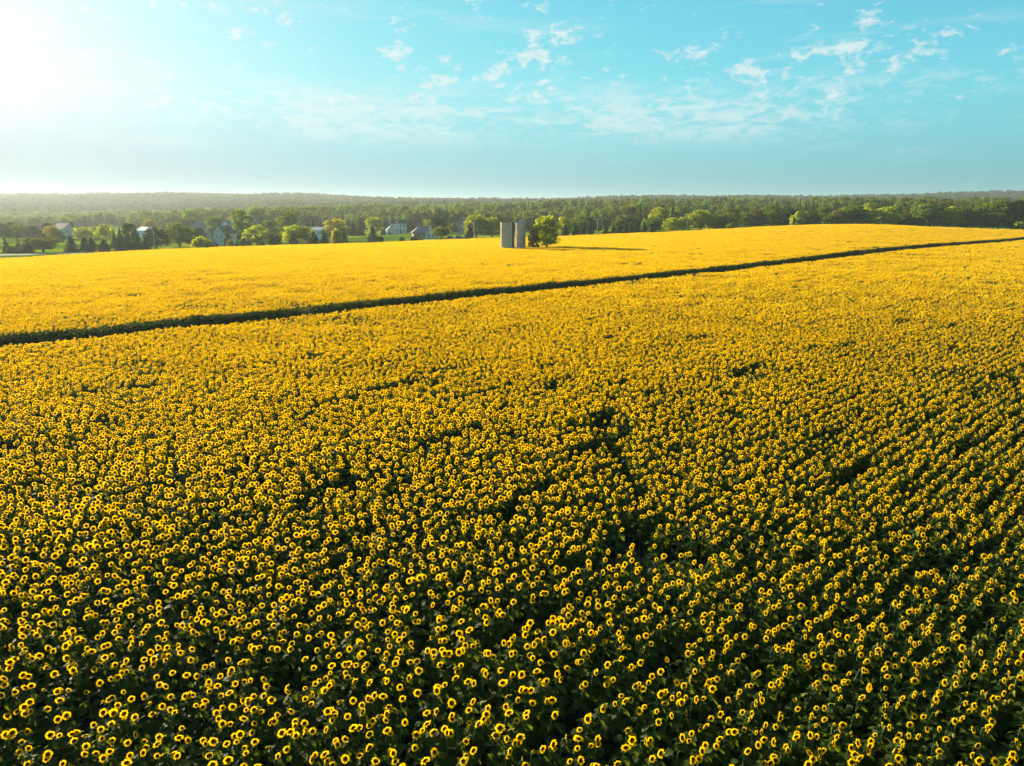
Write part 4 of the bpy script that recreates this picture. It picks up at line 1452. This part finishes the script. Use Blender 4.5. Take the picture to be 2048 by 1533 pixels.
def window(parent, side, pos, plane, z, w=.95, h=1.35):
    """window on a wall; side is the wall's outward axis: '-y', '+x', '-x'; pos along the wall, plane the wall coordinate"""
    fr, pa = MB(), MB()
    t = .09

    def put(mb, a0, a1, d0, d1, z0, z1):
        if side == '-y':
            mb.box(pos + a0, pos + a1, plane - d1, plane - d0, z + z0, z + z1)
        elif side == '+x':
            mb.box(plane + d0, plane + d1, pos + a0, pos + a1, z + z0, z + z1)
        else:
            mb.box(plane - d1, plane - d0, pos + a0, pos + a1, z + z0, z + z1)
    put(fr, -w / 2 - t, -w / 2, .004, .07, -t, h + t)
    put(fr, w / 2, w / 2 + t, .004, .07, -t, h + t)
    put(fr, -w / 2, w / 2, .004, .068, h, h + t)
    put(fr, -w / 2, w / 2, .004, .068, -t, 0)
    put(fr, -.03, .03, .02, .06, 0, h)
    put(fr, -w / 2, -.03, .02, .06, h * .5 - .025, h * .5 + .025)
    put(fr, .03, w / 2, .02, .06, h * .5 - .025, h * .5 + .025)
    put(pa, -w / 2, w / 2, .006, .018, 0, h)
    f = link('window', fr.mesh('window', M['trim']), parent)
    link('pane', pa.mesh('pane', M['glass']), f)
    return f


def door(parent, side, pos, plane, w=1.0, h=2.1, mat='door'):
    mb, kb = MB(), MB()
    if side == '-y':
        mb.box(pos - w / 2, pos + w / 2, plane - .06, plane - .004, .05, h)
        kb.box(pos + w * .35, pos + w * .35 + .06, plane - .12, plane - .06, 1.0, 1.08)
    else:
        mb.box(plane + .004, plane + .06, pos - w / 2, pos + w / 2, .05, h)
        kb.box(plane + .06, plane + .12, pos + w * .35, pos + w * .35 + .06, 1.0, 1.08)
    d = link('door', mb.mesh('door', M[mat]), parent)
    link('handle', kb.mesh('handle', M['galv']), d)
    return d


def chimney(parent, x, y, z0, z1, w=.7, mat='brick'):
    mb = MB()
    mb.box(x - w / 2, x + w / 2, y - w / 2, y + w / 2, z0, z1)
    mb.box(x - w / 2 - .08, x + w / 2 + .08, y - w / 2 - .08, y + w / 2 + .08, z1, z1 + .15)
    return link('chimney', mb.mesh('chimney', M[mat]), parent)


def house(name, px, Y, rotz, label, cat='house', dz=0.0, k=1.0):
    p = at(px, Y)
    o = link(name, None, None, (p.x, p.y, p.z - .1 + dz), (0, 0, rotz), (k, k, k))
    return tag(o, label, cat)


def piece(name, parent, fn, mat, *a, **k):
    mb = MB()
    fn(mb, *a, **k)
    return link(name, mb.mesh(name, M[mat]), parent)


# white two-storey house at far left, gable end towards the right
h = house('house', 131, 362, R(-32), 'white two storey house with brown roof behind trees at far left')
piece('wall', h, gable_wall, 'siding', -5.5, 5.5, -3.6, 3.6, 0, 5.4, 8.0, 'x')
r_ = piece('roof', h, gable_roof, 'roof_brown', -5.5, 5.5, -3.6, 3.6, 5.4, 8.0, 'x')
chimney(h, 5.95, 1.3, 0, 8.9, .85)
for x in (-4, -1.3, 1.3, 4):
    window(h, '-y', x, -3.6, 3.4)
    window(h, '-y', x, -3.6, .9)
for y in (-1.8, 2.6):
    window(h, '+x', y, 5.5, 3.4)
    window(h, '+x', y, 5.5, .9)
door(h, '-y', 0, -3.6)

# white and pale blue building behind the spruce clump
h = house('farm_building', 296, 380, R(-28), 'pale building with light metal roof behind the dark round tree', 'building', k=.78)
piece('wall', h, gable_wall, 'siding_blue', -6, 6, -4, 4, 0, 5.2, 7.4, 'x')
piece('roof', h, gable_roof, 'roof_metal', -6, 6, -4, 4, 5.2, 7.4, 'x')
for x in (-4, 0, 4):
    window(h, '-y', x, -4, 2.6)
door(h, '-y', 2, -4, 2.4, 2.4, 'door_blue')

# gabled house with the tan front wing and porch
h = house('house', 444, 300, R(-24), 'white gabled house with tan front wing and porch beside the dark spruce', k=.86)
piece('wall', h, gable_wall, 'siding', -2.6, 5.2, -3.4, 4.2, 0, 5.6, 9.2, 'y')
piece('roof', h, gable_roof, 'roof_brown', -2.6, 5.2, -3.4, 4.2, 5.6, 9.2, 'y')
piece('wing_wall', h, gable_wall, 'siding_tan', -6.0, -2.604, -3.9, 2.0, 0, 5.0, 7.6, 'y')
piece('wing_roof', h, gable_roof, 'roof_brown', -6.0, -2.604, -3.9, 2.0, 5.0, 7.6, 'y', .3)
for x in (-5.0, -3.6):
    window(h, '-y', x, -3.9, 3.2)
window(h, '-y', 0, -3.4, 3.3)
window(h, '-y', 2.8, -3.4, 3.3)
window(h, '-y', 2.8, -3.4, .9)
window(h, '-y', 1.3, -3.4, 6.2, .8, 1.0)
window(h, '+x', -1.0, 5.2, 3.3)
window(h, '+x', 2.0, 5.2, 3.3)
mb = MB()
mb.box(-6.6, -.4, -6.0, -3.95, 2.55, 2.72)
pr = link('porch_roof', mb.mesh('porch_roof', M['siding_tan']), h)
mb = MB()
mb.box(-6.4, -.6, -5.9, -3.96, 0, .25)
link('porch_floor', mb.mesh('porch_floor', M['siding_tan']), h)
pm = MB()
pm.box(-.08, .08, -.08, .08, .25, 2.55)
pme = pm.mesh('porch_post', M['trim'])
for x in (-6.3, -4.4, -2.5, -.7):
    link('porch_post', pme, h, (x, -5.8, 0))
door(h, '-y', -3.2, -3.9)
chimney(h, 3.4, 1.0, 6.5, 9.6, .6)

# pale blue house behind it
h = house('house', 463, 352, R(-20), 'pale blue house half hidden behind the tall oval tree')
piece('wall', h, gable_wall, 'siding_blue', -4, 5, -4, 4, 0, 6.2, 9.6, 'y')
piece('roof', h, gable_roof, 'roof_grey', -4, 5, -4, 4, 6.2, 9.6, 'y')
for x in (-2, 2.5):
    window(h, '-y', x, -4, 4)
    window(h, '-y', x, -4, 1)
window(h, '+x', 0, 5, 4)
door(h, '-y', .3, -4)

# grey roof seen left of the gabled house
h = house('house', 407, 400, R(-15), 'grey roofed house in the haze left of the gabled house')
piece('wall', h, gable_wall, 'siding', -5, 5, -3.5, 3.5, 0, 4.8, 8.2, 'x')
piece('roof', h, gable_roof, 'roof_grey', -5, 5, -3.5, 3.5, 4.8, 8.2, 'x')
for x in (-3, 0, 3):
    window(h, '-y', x, -3.5, 2.6)
door(h, '-y', 1.5, -3.5)

# blue barn
h = house('barn', 639, 350, R(-18), 'blue barn with white roof edge behind dark conifers', 'barn', k=.85)
piece('wall', h, gable_wall, 'siding_blue', -3.4, 3.4, -4, 4, 0, 5.6, 7.2, 'x')
piece('roof', h, gable_roof, 'roof_metal', -3.4, 3.4, -4, 4, 5.6, 7.2, 'x')
door(h, '-y', 0, -4, 2.6, 2.8, 'door_blue')
window(h, '-y', -2.3, -4, 3.6)
window(h, '-y', 2.3, -4, 3.6)

# small white cottage and the larger white house behind it
h = house('cottage', 780, 400, R(12), 'small white gabled cottage with dark door on the lawn', 'cottage')
piece('wall', h, gable_wall, 'siding', -2.0, 2.0, -3.2, 3.2, 0, 2.7, 4.5, 'y')
piece('roof', h, gable_roof, 'roof_metal', -2.0, 2.0, -3.2, 3.2, 2.7, 4.5, 'y', .2)
door(h, '-y', 0, -3.2, .95, 2.0)
window(h, '-y', -1.3, -3.2, 1.0, .5, .9)
window(h, '-y', 1.3, -3.2, 1.0, .5, .9)
h = house('house', 798, 425, R(6), 'larger white house with white chimney and dark roof behind the cottage', dz=.3)
piece('wall', h, gable_wall, 'siding', -4.4, 4.4, -3.4, 3.4, 0, 5.6, 7.2, 'x')
piece('roof', h, gable_roof, 'roof_dark', -4.4, 4.4, -3.4, 3.4, 5.6, 7.2, 'x')
piece('dormer_wall', h, gable_wall, 'siding', -1.9, .1, -3.5, -1.2, 5.0, 6.4, 7.3, 'y')
piece('dormer_roof', h, gable_roof, 'roof_dark', -1.9, .1, -3.5, -1.2, 6.4, 7.3, 'y', .2, .1)
window(h, '-y', -.9, -3.5, 5.3, .8, .9)
for x in (-3.4, 1.6, 3.4):
    window(h, '-y', x, -3.4, 3.6)
for x in (-3.4, -1.2, 3.4):
    window(h, '-y', x, -3.4, .9)
door(h, '-y', 1.3, -3.4)
chimney(h, -4.9, 0, 0, 8.9, .9, 'siding')

# grey roofed bungalow with the pale front gable
h = house('house', 846, 342, R(14), 'low house with wide grey roof and pale front gable by the driveway')
piece('wall', h, gable_wall, 'siding_brown', -5.0, 6.4, -3.2, 3.6, 0, 2.7, 3.2, 'x')
mb = MB()
hip_roof(mb, -5.0, 6.4, -3.2, 3.6, 2.7, 6.0, 3.4, .8)
link('roof', mb.mesh('roof', M['roof_grey']), h)
piece('front_gable', h, gable_wall, 'siding_grey', .6, 5.6, -5.2, -2.0, 0, 2.7, 5.2, 'y')
piece('gable_roof', h, gable_roof, 'roof_grey', .6, 5.6, -5.2, -2.0, 2.7, 5.2, 'y', .3)
for x in (-3.8, -1.2):
    window(h, '-y', x, -3.2, .9)
window(h, '-y', 2.1, -5.2, .9, .9, 1.4)
window(h, '-y', 4.1, -5.2, .9, .9, 1.4)
door(h, '-y', -2.5, -3.2)
chimney(h, -1.2, .6, 4.5, 7.0, .6)

# brown house behind the bright trees
h = house('house', 926, 425, R(-10), 'brown house with grey gable roof left of the big bright trees')
piece('wall', h, gable_wall, 'siding_brown', -4, 4, -3.5, 3.5, 0, 6.0, 9.4, 'y')
piece('roof', h, gable_roof, 'roof_grey', -4, 4, -3.5, 3.5, 6.0, 9.4, 'y')
for x in (-2.2, 0, 2.2):
    window(h, '-y', x, -3.5, 3.8)
    window(h, '-y', x, -3.5, 1.0)
door(h, '-y', -1.1, -3.5)


# ------------------------------------------------------------------ parked cars, gas tank
M['paint_dark'] = principled('dark_car_paint', (0.02, 0.03, 0.03), 0.25, 0.6)
M['paint_red'] = principled('maroon_car_paint', (0.09, 0.025, 0.02), 0.25, 0.6)
M['tyre'] = principled('tyre_rubber', (0.02, 0.02, 0.02), 0.9, 0.2)
M['chrome'] = principled('wheel_rim', (0.45, 0.45, 0.46), 0.35, 0.6)
M['lamp'] = principled('headlamp_glass', (0.6, 0.6, 0.58), 0.15, 0.6)


def car(px, Y, rotz, paint, label):
    p = at(px, Y)
    o = link('car', None, None, (p.x, p.y, p.z + .05), (0, 0, rotz))
    tag(o, label, 'car', 'cars parked on the driveway')

    def loft(secs, name, mat, par):
        mb = MB()
        v = []
        for x, hw, z0, z1, tw in secs:
            v += [(x, -hw, z0), (x, hw, z0), (x, tw, z1), (x, -tw, z1)]
        f = [(0, 1, 2, 3)]
        for k in range(len(secs) - 1):
            a, b = k * 4, k * 4 + 4
            f += [(a, b, b + 1, a + 1), (a + 1, b + 1, b + 2, a + 2), (a + 2, b + 2, b + 3, a + 3), (a + 3, b + 3, b, a)]
        n = len(secs) * 4
        f.append((n - 1, n - 2, n - 3, n - 4))
        mb.add(v, f)
        return link(name, mb.mesh(name, M[mat]), par)
    b = loft([(-2.2, .78, .42, .85, .74), (-2.1, .86, .30, 1.0, .80), (-.9, .9, .26, 1.06, .84), (.8, .9, .26, 1.04, .84), (2.0, .86, .30, .86, .78), (2.2, .74, .42, .72, .7)], 'body', paint, o)
    loft([(-1.95, .76, 1.02, 1.03, .74), (-1.5, .78, 1.03, 1.62, .64), (-.4, .80, 1.05, 1.72, .66), (.35, .79, 1.04, 1.66, .64), (1.05, .76, 1.0, 1.02, .74)], 'cabin', paint, o)
    for sgn in (-1, 1):
        mb = MB()
        y = sgn * .81
        mb.add([(-1.4, y, 1.1), (.75, y, 1.1), (.32, sgn * .70, 1.56), (-1.35, sgn * .70, 1.52), (-1.4, y - sgn * .03, 1.1), (.75, y - sgn * .03, 1.1), (.32, sgn * .67, 1.56), (-1.35, sgn * .67, 1.52)],
               [(0, 1, 2, 3), (7, 6, 5, 4), (0, 4, 5, 1), (1, 5, 6, 2), (2, 6, 7, 3), (3, 7, 4, 0)])
        link('side_window', mb.mesh('side_window', M['glass']), o)
    mb = MB()
    mb.add([(1.08, -.66, 1.06), (1.08, .66, 1.06), (.43, .58, 1.62), (.43, -.58, 1.62), (1.04, -.66, 1.04), (1.04, .66, 1.04), (.39, .58, 1.60), (.39, -.58, 1.60)],
           [(0, 1, 2, 3), (7, 6, 5, 4), (0, 4, 5, 1), (1, 5, 6, 2), (2, 6, 7, 3), (3, 7, 4, 0)])
    link('windscreen', mb.mesh('windscreen', M['glass']), o)
    ty, ri = MB(), MB()
    ty.tube([(0, -.11, 0), (0, .11, 0)], .33, 16)
    ri.tube([(0, -.125, 0), (0, .125, 0)], .19, 12)
    tm, rm = ty.mesh('tyre', M['tyre']), ri.mesh('rim', M['chrome'])
    for x in (-1.35, 1.4):
        for y in (-.82, .82):
            w = link('wheel', tm, o, (x, y, .33))
            link('rim', rm, w)
    lm = MB()
    lm.box(-.05, .05, -.16, .16, -.07, .07)
    lme = lm.mesh('headlight', M['lamp'])
    for y in (-.58, .58):
        link('headlight', lme, o, (2.13, y, .68))


car(901, 322, R(70), 'paint_dark', 'dark car parked near the spreading tree by the grey roofed house')
car(919, 325, R(12), 'paint_red', 'maroon car with a bright roof reflection parked on the driveway')

p = at(762, 415)
o = link('gas_tank', None, None, (p.x, p.y, p.z), (0, 0, R(15)))
tag(o, 'small white gas tank on the lawn left of the cottage', 'tank')
mb = MB()
mb.tube([(-1.2, 0, .75), (-1.1, 0, .75), (-.9, 0, .75), (.9, 0, .75), (1.1, 0, .75), (1.2, 0, .75)], [.12, .38, .48, .48, .38, .12], 14)
link('vessel', mb.mesh('vessel', M['trim'], True), o)
lm = MB()
lm.box(-.08, .08, -.35, .35, 0, .35)
lme = lm.mesh('leg', M['galv'])
for x in (-.7, .7):
    link('leg', lme, o, (x, 0, 0))


# ------------------------------------------------------------------ haze
def build_haze():
    mb = MB()
    mb.box(-5100, 5100, -5100, 5100, -12, 72)
    m = bpy.data.materials.new('haze')
    m.use_nodes = True
    n = N(m.node_tree)
    pv = n.add('ShaderNodeVolumePrincipled', {'Color': (0.88, 0.98, 0.94, 1), 'Density': 0.00011, 'Anisotropy': 0.36})
    n.add('ShaderNodeOutputMaterial', {'Volume': pv.outputs[0]})
    o = link('haze', mb.mesh('haze', m))
    tag(o, 'pale sunlit haze in the air over the valley', 'haze', None, 'stuff')


build_haze()
